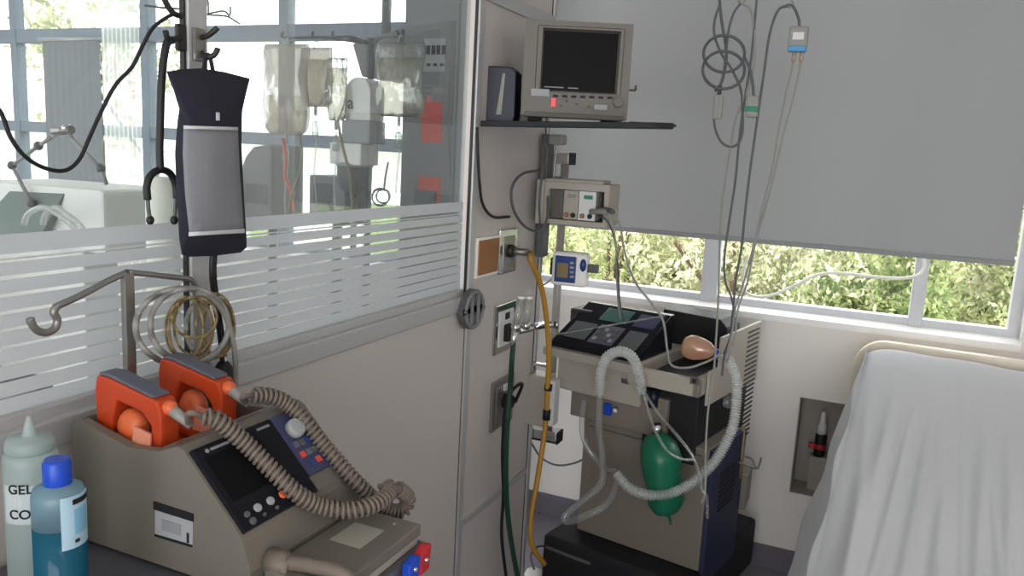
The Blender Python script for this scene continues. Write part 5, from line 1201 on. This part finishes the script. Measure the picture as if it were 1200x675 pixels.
# fern-leaved palm
px_, py_ = .05, 5.4
T = thing('feather_palm', 'feather leaved palm outside behind the white window cable', 'palm', V(px_, py_, GZ))
obj('trunk', tube(nb(), [V(px_, py_, GZ), V(px_ + .05, py_, -.8), V(px_, py_, .35)], .06, 5), M['bark'], T)
rg = random.Random(5)
for k_ in range(15):
    a_ = 2 * PI * k_ / 15 + rg.uniform(-.15, .15); ln = rg.uniform(.8, 1.15); el = rg.uniform(.35, 1.2); b = nb(); pts = []
    for i in range(15):
        t_ = i / 14; r_ = ln * t_ * math.cos(el * (1 - .3 * t_)); pts.append(V(px_ + r_ * math.cos(a_), py_ + r_ * math.sin(a_), .35 + ln * (t_ * math.sin(el) - .75 * t_ * t_)))
    sweep(b, pts, .006, 5)
    for i in range(2, 15):
        T_ = (pts[i] - pts[i - 1]).normalized(); sd = T_.cross(V(0, 0, 1)).normalized()
        for s in (-1, 1):
            for dd in (0, .5):
                p = pts[i].lerp(pts[i - 1], dd); u = (sd * s + T_ * .7 - V(0, 0, .25)).normalized(); L_ = .22 * (1 - .6 * abs(i / 14 - .45)); c_ = u.cross(V(0, 0, 1)).normalized() * .014
                b.faces.new([b.verts.new(q_) for q_ in (p, p + u * L_ * .5 + c_, p + u * L_, p + u * L_ * .5 - c_)])
    obj('frond', b, LEAF[0 if k_ % 2 else 2], T)
# distant garden and pale building at the left
tree('leafy_tree', 'thin grey green tree outside above the white machine', -10.2, 8.2, 2.6, .9, .9, 1.5, 1500, .16, LEAF[2], 77)
BD = thing('pale_building', 'white building outside beyond the far left windows', 'building', V(-11, 13, GZ))
b = nb(); holed(b, -24, -5.6, GZ, 1.6, 13.0, 13.3, [(-20, -18.6, -.6, .7), (-16, -14.6, -.6, .7), (-12, -10.6, -.6, .7), (-9, -7.6, -.6, .7)]); obj('wall', b, M['plaster'], BD)
obj('roof', box(nb(), -24.3, -5.3, 12.6, 18, 1.6, 1.75), M['plaster'], BD)
for x in (-20, -16, -12, -9): obj('window', box(nb(), x, x + 1.4, 13.2, 13.28, -.6, .7), M['glass'], BD)

# ------------------------------------------------------------------ light
wd = bpy.data.worlds.new('sky'); bpy.context.scene.world = wd; wd.use_nodes = True
n = wd.node_tree.nodes; L = wd.node_tree.links; bg = n['Background']
tc = n.new('ShaderNodeTexCoord'); sx_ = n.new('ShaderNodeSeparateXYZ'); L.new(tc.outputs['Generated'], sx_.inputs[0])
rp = n.new('ShaderNodeValToRGB'); rp.color_ramp.elements[0].position = .45; rp.color_ramp.elements[0].color = (.95, .96, .97, 1); rp.color_ramp.elements[1].position = .6; rp.color_ramp.elements[1].color = (.97, .99, 1.0, 1)
mp = n.new('ShaderNodeMapRange'); mp.inputs[1].default_value = -1; mp.inputs[2].default_value = 1; L.new(sx_.outputs['Z'], mp.inputs[0]); L.new(mp.outputs[0], rp.inputs[0]); L.new(rp.outputs[0], bg.inputs[0])
bg.inputs[1].default_value = 7.0
sd = bpy.data.lights.new('sun', 'SUN'); sd.energy = 6.0; sd.angle = math.radians(12); sd.color = (1, .97, .9)
so = bpy.data.objects.new('sun', sd); C.objects.link(so); so.rotation_euler = Euler((math.radians(20), 0, math.radians(-25)))
def portal(name, loc, rot, sx, sy):
    l = bpy.data.lights.new(name, 'AREA'); l.shape = 'RECTANGLE'; l.size = sx; l.size_y = sy; l.cycles.is_portal = True
    o = bpy.data.objects.new(name, l); C.objects.link(o); o.location = loc; o.rotation_euler = rot
portal('portal_window', (-.46, WY + .12, 1.72), (-PI / 2, 0, 0), 1.95, 1.5)
portal('portal_far_window', (-3.31, WY + .12, 1.72), (-PI / 2, 0, 0), 3.4, 1.5)
portal('portal_rear_opening', (.65, YB - .12, 1.4), (PI / 2, 0, 0), 2.9, 2.2)
portal('portal_rear_far_opening', (-3.0, YB - .12, 1.5), (PI / 2, 0, 0), 3.2, 2.0)
portal('portal_side_window', (XL - .12, .9, 1.7), (0, -PI / 2, 0), 1.4, 3.0)

CL = thing('fill_light', 'flat rectangular added fill light unseen on the ceiling', 'added fill light', V(1.1, -.5, ZC - .05))  # unseen panel lamp added to lift the room from above
obj('housing', box(nb(), .5, 1.7, -.65, -.35, ZC - .05, ZC - .002, bev=.006), M['white'], CL)
obj('diffuser', box(nb(), .52, 1.68, -.63, -.37, ZC - .056, ZC - .049, bev=.002), mat('lit diffuser', 'f0f0ee', .5, emit='fffaf2', estr=5.0), CL)
# tidy
for o in bpy.data.objects:
    if '_base' in o: del o['_base']
sc = bpy.context.scene
sc.view_settings.view_transform = 'Standard'; sc.view_settings.look = 'None'; sc.view_settings.gamma = 1.0; sc.view_settings.exposure = -0.45; sc.view_settings.use_curve_mapping = False
sc.cycles.use_denoising = True
sc.cycles.max_bounces = 10; sc.cycles.diffuse_bounces = 5; sc.cycles.transparent_max_bounces = 24; sc.cycles.sample_clamp_indirect = 6
